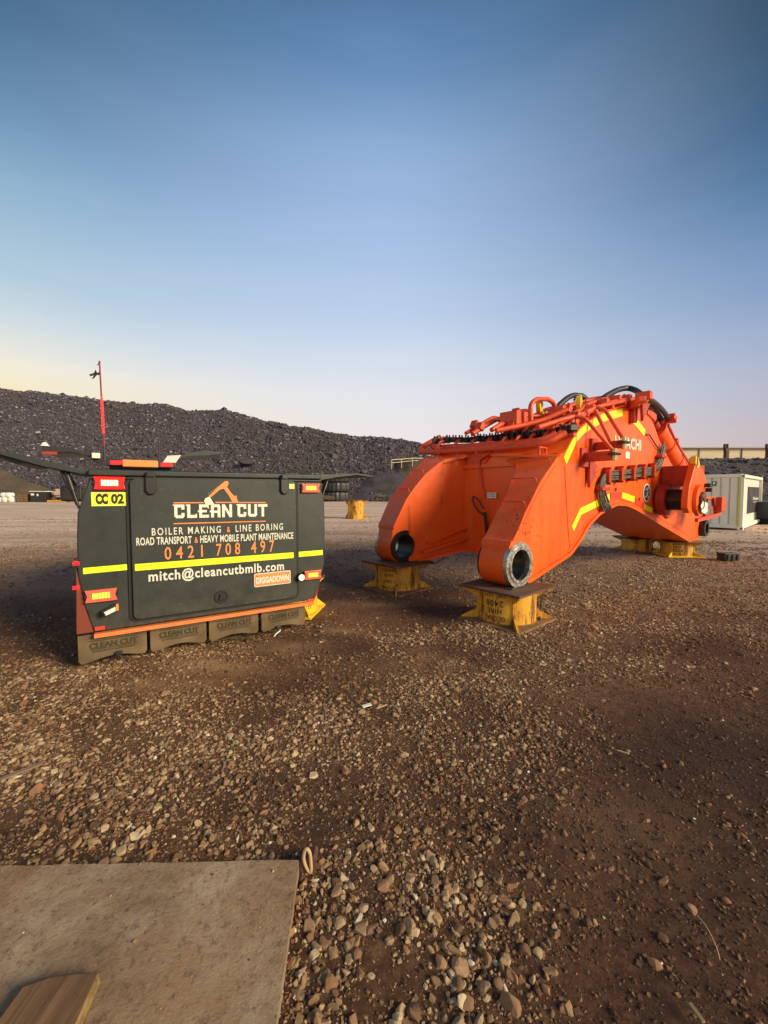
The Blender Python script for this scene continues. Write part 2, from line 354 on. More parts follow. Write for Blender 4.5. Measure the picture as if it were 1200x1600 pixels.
def b_hill(k):
    a = k.noise(.35, 8, .75); b = k.vor(.9, outp='Color'); s = k.n('ShaderNodeSeparateColor'); k.l(b, s.inputs[0])
    c = k.ramp(a, [(.3, (.05, .042, .053)), (.7, (.105, .088, .104))]); c = k.mix(.4, c, k.ramp(s.outputs[0], [(0, (.025, .022, .030)), (1, (.12, .105, .125))])); k.col(c); k.bump(k.noise(1.6, 8, .8), 1, .5)
M_hl = mat('dark_overburden', (.05, .045, .05), .9, 0, b_hill)
M_hr = mat('dark_rubble', (.1, .09, .09), .8, 0, lambda k: (k.col(k.mix(k.ramp(k.noise(.09, 5, .6, k.stretch((1, .4, .5))), [(.42, 0.0), (.6, .6)]), k.ramp(k.attr('tone'), [(0, (.045, .037, .054)), (.55, (.080, .066, .092)), (.9, (.15, .125, .16)), (1, (.42, .37, .43))]), (.085, .066, .066))), k.bump(k.noise(2.5, 6, .7), .5, .2)))
M_so = mat('olive_brown_soil', (.12, .085, .055), .95, 0, lambda k: (k.col(k.mix(k.ramp(k.noise(1.1, 8, .8), [(.45, 0.0), (.7, .8)]), k.ramp(k.noise(.25, 6), [(.3, (.085, .06, .045)), (.7, (.15, .11, .075))]), (.045, .036, .033))), k.bump(k.noise(1.8, 8, .8), 1, .3)))
# ------------------------------------------------------------------ terrain functions
def vnoise(x, y, seed=0):
    x = np.asarray(x, float); y = np.asarray(y, float)
    xi = np.floor(x).astype(np.int64); yi = np.floor(y).astype(np.int64); fx = x-xi; fy = y-yi
    fx = fx*fx*(3-2*fx); fy = fy*fy*(3-2*fy)
    def h(a, b):
        n = (a*374761393+b*668265263+seed*982451653) & 0xffffffff
        n = ((n ^ (n >> 13))*1274126177) & 0xffffffff
        return ((n ^ (n >> 16)) & 0xffff)/65535.
    return (h(xi, yi)*(1-fx)+h(xi+1, yi)*fx)*(1-fy)+(h(xi, yi+1)*(1-fx)+h(xi+1, yi+1)*fx)*fy
def fbm(x, y, oct=4, seed=0):
    s = 0; a = .5; t = 0
    for o in range(oct): s = s+a*vnoise(x*2**o, y*2**o, seed+o*7); t += a; a *= .5
    return s/t
def blob(x, y, px, py, rx, ry):
    c = G(px, py); return np.exp(-(((x-c[0])/rx)**2+((y-c[1])/ry)**2))
def hgt(x, y):
    r = np.hypot(x, y)
    h = .05*(fbm(x*.6, y*.6, 3, 3)-.5)+.022*(fbm(x*3, y*3, 3, 5)-.5)+.012*(fbm(x*14, y*14, 2, 9)-.5)
    # tyre ruts in the far yard
    h = h+.05*(fbm(x*.08, y*.9, 3, 21)-.5)*np.clip((r-9)/8, 0, 1)
    return h+.035*blob(x, y, 170, 1062, .7, .16)+.05*blob(x, y, 300, 1035, .5, .12)
def gravelmask(x, y):
    g = .36+1.15*(fbm(x*1.1, y*1.1, 4, 40)-.45)
    for px, py, rx, ry, a in ((250, 1200, 1.1, .6, .7), (60, 1280, .7, .4, .5), (640, 1110, 1.0, .6, .85), (720, 1240, .5, .3, .5), (980, 1040, .7, .35, .4), (760, 1000, .9, .5, .75), (950, 960, 1.8, .9, .8), (1050, 900, 3.0, 1.2, .8),
                              (560, 1480, .38, .35, .75), (640, 1350, .4, .3, .5), (430, 1290, .8, .25, .45), (820, 1480, .3, .2, .35),(150, 1050, .8, .25, .4)):
        g = g+a*blob(x, y, px, py, rx, ry)
    for px, py, rx, ry, a in ((600, 960, .9, .5, .75), (400, 1060, .7, .25, .5), (1100, 1150, .9, .6, .25), (1130, 1400, .6, .45, .38), (960, 1250, .4, .3, .25), (60, 930, 1.1, .8, .7), (960, 1540, .4, .25, .45), (330, 1110, .6, .22, .5), (150, 1150, .5, .15, .35)):
        g = g-a*blob(x, y, px, py, rx, ry)
    g = g-.45*dustmask(x, y)-.6*wetmask(x, y)
    return np.clip((g-.08)*1.25, 0.02, 1)
def dustmask(x, y):
    d = 0
    for px, py, rx, ry, a in ((450, 1010, .35, .15, .8), (590, 945, .45, .16, .7), (330, 1045, .4, .12, .8), (530, 985, .25, .10, .6), (250, 1075, .5, .12, .6), (640, 1035, .3, .12, .4), (960, 1290, .3, .2, .3), (860, 870, 1.2, .5, .25), (1020, 930, 2.2, 1.1, .38), (830, 1060, .9, .4, .25), (200, 1200, .9, .4, .2)):
        d = d+a*blob(x, y, px, py, rx, ry)
    return np.clip(d*(.4+1.2*fbm(x*6, y*6, 4, 77)), 0, 1)
def wetmask(x, y):
    d = 0
    for px, py, rx, ry, a in ((660, 955, .55, .35, .8), (560, 1010, .35, .15, .5), (1120, 1180, .9, .5, .65), (60, 950, 1.0, .6, .45), (1000, 1420, .4, .4, .35), (700, 880, .8, .4, .3), (480, 1080, .6, .2, .4), (760, 1290, .4, .2, .3), (1180, 960, .8, .3, .4)):
        d = d+a*blob(x, y, px, py, rx, ry)
    return np.clip(d*(.5+fbm(x*3, y*3, 3, 99))+np.clip(2.2*(fbm(x*1.6, y*1.6, 4, 123)-.56), 0, .6), 0, .9)
def npmesh(name, V, F, mat_, attrs=None, smooth=False):
    me = bpy.data.meshes.new(name); V = np.asarray(V, np.float32); F = np.asarray(F, np.int32); k = F.shape[1]
    me.vertices.add(len(V)); me.vertices.foreach_set('co', V.ravel())
    me.loops.add(F.size); me.loops.foreach_set('vertex_index', F.ravel())
    me.polygons.add(len(F)); me.polygons.foreach_set('loop_start', np.arange(0, F.size, k, dtype=np.int32))
    me.update(calc_edges=True); me.validate()
    for a, v in (attrs or {}).items():
        at = me.attributes.new(a, 'FLOAT', 'POINT'); at.data.foreach_set('value', np.asarray(v, np.float32))
    me.polygons.foreach_set('use_smooth', np.full(len(F), smooth, bool)); me.materials.append(mat_)
    o = bpy.data.objects.new(name, me); COL.objects.link(o); return o
def gridmesh(name, X, Y, Z, mat_, attrs=None, smooth=True):
    n, m = X.shape; i = np.arange(n*m).reshape(n, m)
    F = np.stack([i[:-1, :-1], i[:-1, 1:], i[1:, 1:], i[1:, :-1]], -1).reshape(-1, 4)
    if np.cross(np.array([X[0,1]-X[0,0], Y[0,1]-Y[0,0]]), np.array([X[1,0]-X[0,0], Y[1,0]-Y[0,0]])) < 0: F = F[:, ::-1]
    return npmesh(name, np.stack([X, Y, Z], -1).reshape(-1, 3), F, mat_, {k: v.ravel() for k, v in (attrs or {}).items()}, smooth)
# ground: one sheet, fine near the camera, out to the horizon
t = np.linspace(-1, 1, 640); gx = np.sinh(t*6.6)/math.sinh(6.6)*900
t = np.linspace(-.78, 1, 640); gy = np.sinh(t*6.6)/math.sinh(6.6)*900+1.6
X, Y = np.meshgrid(gx, gy); Z = hgt(X, Y); rr_ = np.hypot(X, Y)
Z = Z*np.clip(1-(rr_-60)/60, 0, 1)
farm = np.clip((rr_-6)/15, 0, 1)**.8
tag(gridmesh('ground', X, Y, Z, M_gd, dict(gravel=gravelmask(X, Y), dust=dustmask(X, Y), wet=wetmask(X, Y), far=farm, mid=np.clip((rr_-3)/4, .08, 1))), kind='structure')
# ------------------------------------------------------------------ stones
import bmesh
def rockproto(sub, seed, ncut=9):
    b = bmesh.new(); bmesh.ops.create_icosphere(b, subdivisions=sub, radius=1)
    V = np.array([v.co[:] for v in b.verts]); F = np.array([[v.index for v in f.verts] for f in b.faces]); b.free()
    r = np.random.default_rng(seed); V = V*(1+.12*(r.random((len(V), 1))-.5))
    for _ in range(ncut):
        n = r.normal(size=3); n /= np.linalg.norm(n); d = r.uniform(.42, .8); s = V@n; k = s > d; V[k] -= np.outer(s[k]-d, n)
    V = V*np.array([1, r.uniform(.6, .95), r.uniform(.45, .75)]); return V/np.abs(V).max(), F
def scatter(name, P, size, protos, mat_, tone, hue, sink=.25):
    Vs, Fs, Ts, Hs = [], [], [], []; base = 0
    which = rng.integers(0, len(protos), len(P))
    for w_, (pv, pf) in enumerate(protos):
        idx = np.where(which == w_)[0]
        if not len(idx): continue
        n = len(idx); a = rng.uniform(0, 6.283, n); tx = rng.normal(0, .35, n); ty = rng.normal(0, .35, n)
        ca, sa = np.cos(a), np.sin(a); cx, sx = np.cos(tx), np.sin(tx); cy, sy = np.cos(ty), np.sin(ty)
        Z0 = np.zeros(n); O1 = np.ones(n)
        Rz = np.array([[ca, -sa, Z0], [sa, ca, Z0], [Z0, Z0, O1]]).transpose(2, 0, 1)
        Rx = np.array([[O1, Z0, Z0], [Z0, cx, -sx], [Z0, sx, cx]]).transpose(2, 0, 1)
        Ry = np.array([[cy, Z0, sy], [Z0, O1, Z0], [-sy, Z0, cy]]).transpose(2, 0, 1)
        M = Rz@Rx@Ry; V = np.einsum('nij,vj->nvi', M, pv)*size[idx][:, None, None]
        V[:, :, :] += P[idx][:, None, :]; V[:, :, 2] += (size[idx]*sink)[:, None]
        Vs.append(V.reshape(-1, 3)); k = len(pv)
        Fs.append((pf[None]+(np.arange(n)*k)[:, None, None]+base).reshape(-1, 3)); base += n*k
        Ts.append(np.repeat(tone[idx], k)); Hs.append(np.repeat(hue[idx], k))
    return npmesh(name, np.concatenate(Vs), np.concatenate(Fs), mat_, dict(tone=np.concatenate(Ts), hue=np.concatenate(Hs)))
PL0 = G(468, 1343, .055)      # the plate's far right corner
def free(x, y):
    k = ~((x < PL0[0]+.01) & (y < PL0[1]+.01)); return k
def stones(name, y0, y1, dens, smin, smax, protos, xs=1.0, gp=1.0, dk=0):
    x1 = xs*y1+.5; n = int(dens*(y1-y0)*2*x1); x = rng.uniform(-x1, x1, n); y = rng.uniform(y0, y1, n)
    g = np.clip(gravelmask(x, y)*(2.6*fbm(x*3.5, y*3.5, 4, 61)-.55), .03, 1); k = (np.abs(x) < xs*y+.5) & free(x, y) & (rng.random(n) < g**gp)
    x, y = x[k], y[k]; n = len(x); s = smin+(smax-smin)*rng.random(n)**3.2; s = s*(.75+.5*fbm(x*2.2, y*2.2, 2, 88))*(1+.8*(rng.random(n) < .012))
    tone = np.clip(.07-dk+.56*rng.random(n)+.22*(gravelmask(x, y)-.4)+.12*rng.normal(size=n)-.42*wetmask(x, y), 0, 1); tone[(rng.random(n) < .006) & (s < .014)] = 1
    P = np.stack([x, y, hgt(x, y)], 1)
    return tag(scatter(name, P, s, protos, M_sn, tone, rng.random(n), -.02), kind='stuff')
pA = [rockproto(2, 100+i, 12) for i in range(14)]; pB = [rockproto(1, 200+i, 8) for i in range(14)]; pC = [rockproto(0 or 1, 300+i, 5) for i in range(4)]
def ico0(seed):
    V, F = rockproto(1, seed, 6); return V, F
def tetraish(seed):
    r = np.random.default_rng(seed); V = np.array([[1, 0, 0], [-1, 0, 0], [0, 1, 0], [0, -1, 0], [0, 0, 1], [0, 0, -1]])*r.uniform(.5, 1, (6, 1))+r.normal(0, .15, (6, 3))
    F = np.array([[0, 2, 4], [2, 1, 4], [1, 3, 4], [3, 0, 4], [2, 0, 5], [1, 2, 5], [3, 1, 5], [0, 3, 5]]); V[:, 2] *= .7; return V, F
def cuboid(seed):
    r = np.random.default_rng(seed); V = np.array([[a, b, c] for a in (-1, 1) for b in (-1, 1) for c in (-1, 1)], float)*np.array([1, .75, .55])*.8+r.normal(0, .16, (8, 3))
    Q = [(0, 1, 3, 2), (4, 6, 7, 5), (0, 4, 5, 1), (2, 3, 7, 6), (0, 2, 6, 4), (1, 5, 7, 3)]
    F = np.array([[q[0], q[1], q[2]] for q in Q]+[[q[0], q[2], q[3]] for q in Q]); return V, F
pD = [cuboid(400+i) for i in range(10)]+[tetraish(450+i) for i in range(6)]
stones('gravel', .55, 1.7, 2700, .006, .027, pA, 1.05)
stones('gravel', 1.7, 3.2, 3200, .006, .022, pB, 1.05)
stones('gravel', 3.2, 6.2, 2300, .007, .022, pD, 1.05)
stones('gravel', 6.2, 12, 1100, .010, .024, pD, 1.05)
stones('gravel', 12, 24, 60, .015, .04, pD, 1.05)
stones('pebbles', .55, 3.4, 11000, .002, .008, pD, 1.05, .25, .16)
stones('gravel', 3.0, 9.0, 500, .006, .016, pD, 1.05, .3, .05)
stones('pebbles', 3.4, 6.0, 2800, .004, .010, pD, 1.05, .35, .12)
# ------------------------------------------------------------------ spoil pile, berms
TOE = 62.0
cx = np.array([-400, -250, -140, -94, -70, -56, -42, -36, -28, -13, -2, 6, 9, 13, 20, 400]); cz = np.array([27, 27, 28, 26.6, 23.6, 22.0, 19.6, 19.8, 17.4, 14.0, 12.2, 11.2, 10.2, 5.0, 2.5, 0])
def hillz(x, y):
    c = np.interp(x, cx, cz)+1.5*(fbm(x*.16, y*0+3, 4, 8)-.5)
    t = TOE+1.5*(fbm(x*.12, y*0, 3, 12)-.5)+np.clip(-x-60, 0, 400)*-.05
    s = (y-t)*.70+1.1*(fbm(x*.3, y*.3, 4, 14)-.5)
    k = .8; z = -np.log(np.exp(-np.clip(s, -5, 60)/k)+np.exp(-c/k))*k
    return z-.3+.5*(fbm(x*.9, y*.9, 3, 19)-.5)
X, Y = np.meshgrid(np.linspace(-230, 20, 420), np.concatenate([np.linspace(59, 108, 150), np.linspace(110, 220, 12)]))
tag(gridmesh('spoil_pile', X, Y, hillz(X, Y), M_hl), kind='structure')
k_ = 0
pH = [cuboid(500+i) for i in range(8)]+[rockproto(1, 540+i, 7) for i in range(5)]
n = 70000; u = rng.uniform(-.98, .12, n); y = TOE+rng.random(n)**.9*44; x = u*y; z = hillz(x, y); k = (z > .05); x, y, z = x[k], y[k], z[k]; n = len(x)
s = .06+.24*rng.random(n)**2.6+(rng.random(n) < .006)*rng.uniform(.2, .6, n)
tag(scatter('rubble', np.stack([x, y, z], 1), s, pH, M_hr, np.clip(rng.random(n)**1.5, 0, 1), rng.random(n), .1), kind='stuff')
n = 700; u = rng.uniform(-.95, .1, n); y = TOE-1+rng.random(n)*2.5; x = u*y; s = .12+.5*rng.random(n)**3
tag(scatter('rubble', np.stack([x, y, hillz(x, y).clip(0)], 1), s, pH, M_hr, np.clip(rng.random(n)+.1, 0, 1), rng.random(n), .2), kind='stuff')
def mound(name, cxx, cyy, rx, ry, h, seed, mat_, flat=0, res=70):
    X, Y = np.meshgrid(np.linspace(cxx-rx*1.1, cxx+rx*1.1, res), np.linspace(cyy-ry*1.1, cyy+ry*1.1, res))
    d = np.sqrt(((X-cxx)/rx)**2+((Y-cyy)/ry)**2); z = h*np.clip((1-d)/(1-flat), 0, 1)
    z = z+(.12*h*(fbm(X*.6, Y*.6, 4, seed)-.5))*np.clip(3*(1-d), 0, 1)-.05-.3*np.clip(d-1, 0, 1)
    return tag(gridmesh(name, X, Y, z, mat_), kind='structure')
mound('soil_mound', -61, 63, 13.5, 5.5, 5.0, 31, M_so, .12)
mound('spoil_mound', 2.2, 68, 11.5, 7, 4.6, 33, M_hl, .3)
mound('soil_ramp', 6.5, 71, 9, 6, 6.9, 35, M_so, .45)
# right-hand berm
def bermz(x, y):
    c = np.interp(x, [12, 24, 33, 45, 90], [4.0, 4.7, 5.0, 5.3, 6.0])+.5*(fbm(x*.3, y*0+2, 3, 5)-.5)
    a = (y-36)*.75+.8*(fbm(x*.4, y*.4, 3, 6)-.5); b = (64-y)*.7
    return np.minimum(np.minimum(a, b), c)-.2+.3*(fbm(x*1.1, y*1.1, 3, 17)-.5)
X, Y = np.meshgrid(np.linspace(14, 90, 160), np.linspace(34, 66, 80))
tag(gridmesh('spoil_berm', X, Y, bermz(X, Y), M_hl), kind='structure')
n = 5200; x = rng.uniform(22, 62, n); y = 36+rng.random(n)*14; z = bermz(x, y); k = z > 0; x, y, z = x[k], y[k], z[k]; n = len(x)
s = .05+.22*rng.random(n)**3; tag(scatter('rubble', np.stack([x, y, z], 1), s, pD, M_hr, np.clip(rng.random(n)**2, 0, .93), rng.random(n), .1), kind='stuff')
# ------------------------------------------------------------------ long shed behind
sh = thing('long_shed', 'long low cream sheet metal shed on the skyline behind the orange boom', 'shed', (48.5, 90, 0))
MB().box((0, 0, 5.3), (81, 6, 10.8)).build('wall', M_shed, sh)
m = MB(); m.box((0, -3.3, 10.55), (81.4, .5, .16)); m.build('gutter', M_shed2, sh)
rf = MB(); rf.add([(-41, -3.2, 10.72), (41, -3.2, 10.72), (41, 3.2, 11.5), (-41, 3.2, 11.5), (-41, -3.2, 10.6), (41, -3.2, 10.6), (41, 3.2, 11.3), (-41, 3.2, 11.3)], [(0, 1, 2, 3), (7, 6, 5, 4), (0, 4, 5, 1), (1, 5, 6, 2), (2, 6, 7, 3), (3, 7, 4, 0)]); rf.build('roof', M_shed, sh)
for i in range(9): MB().box((-36+9*i, -3.1, 5.2), (.14, .14, 10.4)).build('downpipe', M_shed2, sh)
# hand rail on the ramp
def rail_at(px, py, Yd): r = ray(px, py); q = CAM+r*(Yd/r[1]); return q
hr = thing('hand_rail', 'cream tubular safety rail along the top of the dirt ramp left of the boom', 'railing', tuple(rail_at(612, 727, 66)))
base = np.array(hr.location)
pts = [(612, 718.5, 727, 66), (627.5, 717.5, 725, 66.8), (644.5, 716, 723, 67.6), (655, 716, 722, 68.4), (667, 716, 722, 69.2), (679, 716, 722, 70)]
tops = [rail_at(a, b, d)-base for a, b, c, d in pts]; bots = [rail_at(a, c+1, d)-base for a, b, c, d in pts]
for tp, bt in zip(tops, bots): MB().beam(bt-np.array([0, 0, .5]), tp, .12, .12).build('post', M_shed, hr)
MB().tube([t_ for t_ in tops], .07, 6).build('top_rail', M_shed, hr)
MB().tube([(t_+b_)/2 for t_, b_ in zip(tops, bots)], .06, 6).build('middle_rail', M_shed, hr)
# forked steel posts on the berm
def fork(px, label):
    q = rail_at(px, 713, 47); o = thing('forked_post', label, 'steel post', tuple(q), 0, 'forked steel posts on the berm')
    z0 = -1.2
    m = MB(); m.prism([(-.42, z0), (-.1, 0), (-.10, .5), (-.16, .9), (.18, .9), (.28, .5), (.26, -.1), (.2, z0)], -.2, .2, lambda a, b, y: (a, y, b)); m.build('shank', M_ru, o, bevel=.03)
    for sx in (-.13, .14):
        MB().prism([(sx-.06, .9), (sx-.05, 1.38), (sx+.05, 1.42), (sx+.07, .9)], -.16, .16, lambda a, b, y: (a, y, b)).build('prong', M_ru, o, bevel=.02)
fork(1133.5, 'dark forked steel post leaning on the berm directly above the white container corner')
fork(1199, 'dark forked steel post on the berm cut by the right edge of the photo')
# ------------------------------------------------------------------ mining tyres
def tyre_proto():
    o = thing('mining_tyre', '', 'tyre', (0, 0, 0), 0, 'stacked mining tyres')
    m = MB(); n = 40; prof = [(1.0, -.62), (1.55, -.72), (1.92, -.6), (2.0, -.25), (2.0, .25), (1.92, .6), (1.55, .72), (1.0, .62)]
    vs = []; fs = []; q = len(prof)
    for k in range(n):
        a = 2*math.pi*k/n
        for r, z in prof:
            rr = r+(.09 if (k % 2 and r > 1.9) else 0); vs.append((rr*math.cos(a), rr*math.sin(a), z))
    for k in range(n):
        j = (k+1) % n; fs += [(k*q+i, j*q+i, j*q+(i+1) % q, k*q+(i+1) % q) for i in range(q)]
    m.add(vs, fs).build('tread', M_bk, o); return o
ty = tyre_proto(); first = True
spots = [(449, 'left'), (488, 'middle'), (525, 'right')]
for px, nm in spots:
    for lv, ln in enumerate(('bottom', 'middle', 'top')):
        q = rail_at(px, 768, 61.5); o = ty if first else copy_tree(ty); first = False
        o.location = (q[0]+.15*(lv % 2), q[1]+.1*lv, .68+1.42*lv); o.rotation_euler.z = .3*lv
        o['label'] = f'giant black mining tyre, {ln} of three in the {nm} stack below the rubble pile'
# ------------------------------------------------------------------ things along the toe of the pile, far left
def at(px, py, z=0): q = G(px, py, z); return (q[0], q[1], z)
Yt = 57.0
def far(px, z=0): r = ray(px, 783); return (r[0]/r[1]*Yt, Yt, z)
def bag(name, px, z, w, h, label, dp=1.0):
    q = far(px, z); m = MB(); b = bmesh.new(); bmesh.ops.create_cube(b, size=1); bmesh.ops.subdivide_edges(b, edges=b.edges[:], cuts=4, use_grid_fill=True)
    for v in b.verts:
        c = v.co; f_ = 1-.35*(abs(c.z)*2)**4*.6-.25*(abs(2*c.x*2*c.y))**3; v.co = Vector((c.x*w*f_+random.uniform(-.03, .03), c.y*dp*f_, (c.z+.5)*h*(1-.12*(2*c.x)**4)))
    vs = [tuple(v.co) for v in b.verts]; fs = [tuple(v.index for v in f.verts) for f in b.faces]; b.free()
    o = MB().add(vs, fs).build(name, M_white, None, True); o.location = q
    return tag(o, label, 'bag', 'white bulk bags at the pile foot')
for px, z, nm in ((1, 0, 'leftmost white bulk bag in the bottom row at the left edge'), (10.5, 0, 'middle white bulk bag in the bottom row at the left edge'), (20, 0, 'white bulk bag at the right end of the bottom row at the left edge'), (9, .68, 'lower left white bulk bag of the two lying on the bottom row'), (16, .68, 'tallest white bulk bag lying on the bottom row at the left edge')):
    bag('bulk_bag', px, z, .92, .68 if z == 0 else .62, nm)
pc = thing('pallet_crate', 'low brown slatted timber crate between white bags and black bin', 'crate', far(39))
MB().box((0, 0, .55), (1.3, 1, 1.0)).build('box', M_ti, pc)
for z in (.25, .6, .95): MB().box((0, -.53, z), (1.34, .04, .14)).build('slat', M_ti2, pc)
MB().box((0, 0, 1.12), (1.5, 1.1, .06)).build('lid', M_ti, pc)
bb = thing('black_bin', 'black lidded metal bin with two white notices at the foot of the pile', 'bin', far(66))
MB().box((0, 0, .7), (2.1, 1.4, 1.4)).build('body', M_dk, bb, bevel=.03)
MB().box((0, 0, 1.46), (2.25, 1.5, .1)).build('lid', M_white, bb, bevel=.02)
for sx, w_, tx in ((-.72, .42, 1.05), (-.02, .24, .98)):
    nn = MB().box((sx, -.71, tx), (w_, .02, .28)).build('notice', M_white, bb)
tk = thing('water_tank', 'dusty beige rounded tank lying on a yellow skid beside the black bin', 'tank', far(95))
b_ = bmesh.new(); bmesh.ops.create_cube(b_, size=1); bmesh.ops.bevel(b_, geom=b_.edges[:]+b_.verts[:], offset=.28, segments=4, affect='EDGES')
vs = [(v.co.x*2.0, v.co.y*1.2, v.co.z*1.15+1.25) for v in b_.verts]; fs = [tuple(v.index for v in f.verts) for f in b_.faces]; b_.free()
M_tan = mat('dusty_beige_plastic', (.50, .38, .28), .7)
MB().add(vs, fs).build('shell', M_tan, tk, True)
for sx in (-.7, .7): MB().box((sx, 0, .33), (.25, 1.2, .66)).build('skid_leg', M_ru, tk)
MB().box((-.2, -.3, .14), (2.2, .9, .28)).build('skid', M_ye, tk)
rc_ = thing('timber_bundle', 'small pile of pale timber offcuts on the ground right of the beige tank', 'timber', far(113))
for i, (dx, dz, a) in enumerate(((0, .1, .1), (.1, .3, -.15), (-.2, .5, .05), (.5, .1, .3))): MB().box((dx, 0, dz), (1.6, .3, .16), Matrix.Rotation(a, 4, 'Z')).build('plank', M_ti2, rc_)
# scrub bushes at the toe
M_scrub = mat('dry_scrub_leaf', (.15, .14, .10), .8)
def bush(px, w_, h_, label):
    q = G(px, 783.5); o = thing('dry_bush', label, 'bush', (q[0], 59.5, 0), 0, 'dry bushes at the pile foot')
    m = MB(); st = MB()
    for i in range(60):
        a = random.uniform(0, 6.28); e = random.uniform(.3, 1.4); d = Vector((math.cos(a)*math.cos(e)*w_, math.sin(a)*math.cos(e)*w_, math.sin(e)*h_))
        if i < 14: st.tube([(0, 0, 0), d*.5+Vector((0, 0, .1)), d*.9], [.03, .02, .01], 5)
        for j in range(12):
            p = d*random.uniform(.45, 1)+Vector([random.gauss(0, .12) for _ in range(3)]); u_ = Vector([random.gauss(0, 1) for _ in range(3)]).normalized()*.11; v_ = Vector([random.gauss(0, 1) for _ in range(3)]).normalized()*.07
            if p.z < .03: p.z = .05
            m.add([p-u_, p+v_, p+u_, p-v_], [(0, 1, 2, 3)])
    m.build('foliage', M_scrub, o); st.build('stem', M_ti, o)
bush(592, .95, 1.1, 'grey dry bush at the pile foot just right of the distant yellow drum')
bush(607, .6, .7, 'smaller grey dry bush behind the boom\'s left foot')
bo = MB(); V_, F_ = rockproto(2, 900, 8); q = G(513, 783.5); bo.add([(a*1.3, b*1.0, c*.9+.5) for a, b, c in V_], [tuple(f) for f in F_]); bo = bo.build('boulder', M_so); bo.location = (q[0], 57.8, 0); tag(bo, 'pale brown boulder at the pile foot beside the vehicle\'s right door', 'boulder')
bo = MB(); V_, F_ = rockproto(2, 903, 9); q = rail_at(388, 722, 70); bo.add([(a*1.5, b*1.3, c*1.0) for a, b, c in V_], [tuple(f) for f in F_]); bo = bo.build('boulder', M_hr); bo.location = tuple(q); tag(bo, 'largest grey boulder high on the pile above the vehicle\'s lettered door', 'boulder')
# ------------------------------------------------------------------ container
c0 = G(1157, 829); c1 = G(1101.7, 824.3); c2 = G(1186, 817.5)
ex = (c2-c0); Lx = np.linalg.norm(ex); rz = math.atan2(ex[1], ex[0])
ct = thing('shipping_container', 'cream corrugated shipping container with yellow corner tape behind the boom tip', 'container', tuple(c0), rz)
Hc = CH+26.5/640*c0[1]; Lc = 6.05
# local x along the right face, local y away along the left face
m = MB(); m.box((Lx/2, Lc/2, .16+(Hc-.16)/2-.03), (Lx-.1, Lc-.1, Hc-.2)); m.build('body', M_co2, ct)
m = MB(); nn = 26; prev = None; vs = []; fs = []
st = .26; ys = []; yy = .12
while yy < Lc-.2: ys += [(yy, 0), (yy+.21, 0), (yy+.225, .055), (yy+.255, .055)]; yy += .27
for (a, dx) in ys: vs += [(-.0+dx, a, .2), (dx, a, Hc-.1)]
fs = [(2*i, 2*i+1, 2*i+3, 2*i+2) for i in range(len(ys)-1)]
m.add(vs, fs).build('corrugated_side', M_co, ct)
m = MB(); th_ = .11
for x_ in (0, Lx):
    for y_ in (0, Lc): MB().box((x_, y_, Hc/2+.02), (th_, th_, Hc-.04)).build('corner_post', M_co, ct)
m = MB()
for z_, h_ in ((.14, .14), (Hc-.05, .10)):
    m.box((0, Lc/2, z_), (.10, Lc-.12, h_)); m.box((Lx, Lc/2, z_), (.10, Lc-.12, h_)); m.box((Lx/2, 0, z_), (Lx-.12, .10, h_)); m.box((Lx/2, Lc, z_), (Lx-.12, .1, h_))
m.build('frame_rail', M_co, ct)
MB().box((Lx/2, Lc/2, Hc+.01), (Lx-.05, Lc-.05, .03)).build('roof', M_co, ct)
m = MB(); m.box((-.062, .07, Hc/2), (.01, .06, Hc-.3)); m.build('yellow_tape', mat('faded_yellow_tape', (.60, .60, .12), .6), ct)
for z_ in (.08, Hc-.06):
    o = MB().box((-.01, 0, z_), (.16, .16, .13)).build('corner_casting', M_co, ct); MB().box((-.095, -.02, z_), (.01, .05, .06)).build('slot', M_blk, o)
o = MB().box((-.02, .82, Hc-.32), (.05, .12, .16)).build('vent', M_blk, ct); MB().box((-.05, .82, Hc-.31), (.02, .07, .10)).build('cover', M_co, o)
def cpl(px, py): q = onp(px, py, c0, (-math.sin(rz), math.cos(rz), 0))-c0; return (q[:2]@np.array([math.cos(rz), math.sin(rz)]), q[2])
(a0, z1_), (a1, z0_) = cpl(1171, 760.5), cpl(1186, 801.5); z0b = cpl(1169, 803)[1]
M_post = mat('dark_poster', (.035, .035, .045), .4, 0, lambda k: k.col(k.mix(k.ramp(k.noise(1.2, 3), [(.45, 0.0), (.7, 1.0)]), (.025, .028, .04), (.09, .06, .045))))
po = MB().box(((a0+a1)/2, .036, (z1_+z0b)/2), (a1-a0, .02, z1_-z0b)).build('poster', M_post, ct)
m = MB(); zt = (z1_+z0b)/2; text_into(m, 'Dulux', lambda a, b: (a, .0235, b), a0+(a1-a0)*.42, a0+(a1-a0)*.95, zt, (z1_-z0b)*.11, .02); text_into(m, 'AcraTex', lambda a, b: (a, .0235, b), a0+(a1-a0)*.45, a0+(a1-a0)*.93, zt-.12, (z1_-z0b)*.05, .01); m.build('lettering', M_white, po)
o = thing('skip_bin', 'dark grey low bin on the ground at the right edge beyond the container', 'bin', at(1203, 817)); o.rotation_euler.z = .5
MB().prism([(-1.2, .25), (-1.6, 1.0), (1.6, 1.0), (1.2, .25)], -.9, .9, lambda a, b, y: (a, y, b)).build('body', mat('blue_grey_paint', (.06, .07, .085), .5), o, bevel=.03)
MB().box((0, 0, .12), (1.9, 1.2, .24)).build('skid', M_dk, o)
o = thing('battery_box', 'small black battery box lying on the dirt right of the far boom stand', 'box', at(1137.5, 876)); o.rotation_euler.z = .1
MB().box((0, 0, .075), (.34, .2, .13)).build('body', M_dk, o, bevel=.015); MB().box((0, 0, .152), (.36, .22, .03)).build('lid', M_dk, o, bevel=.01)
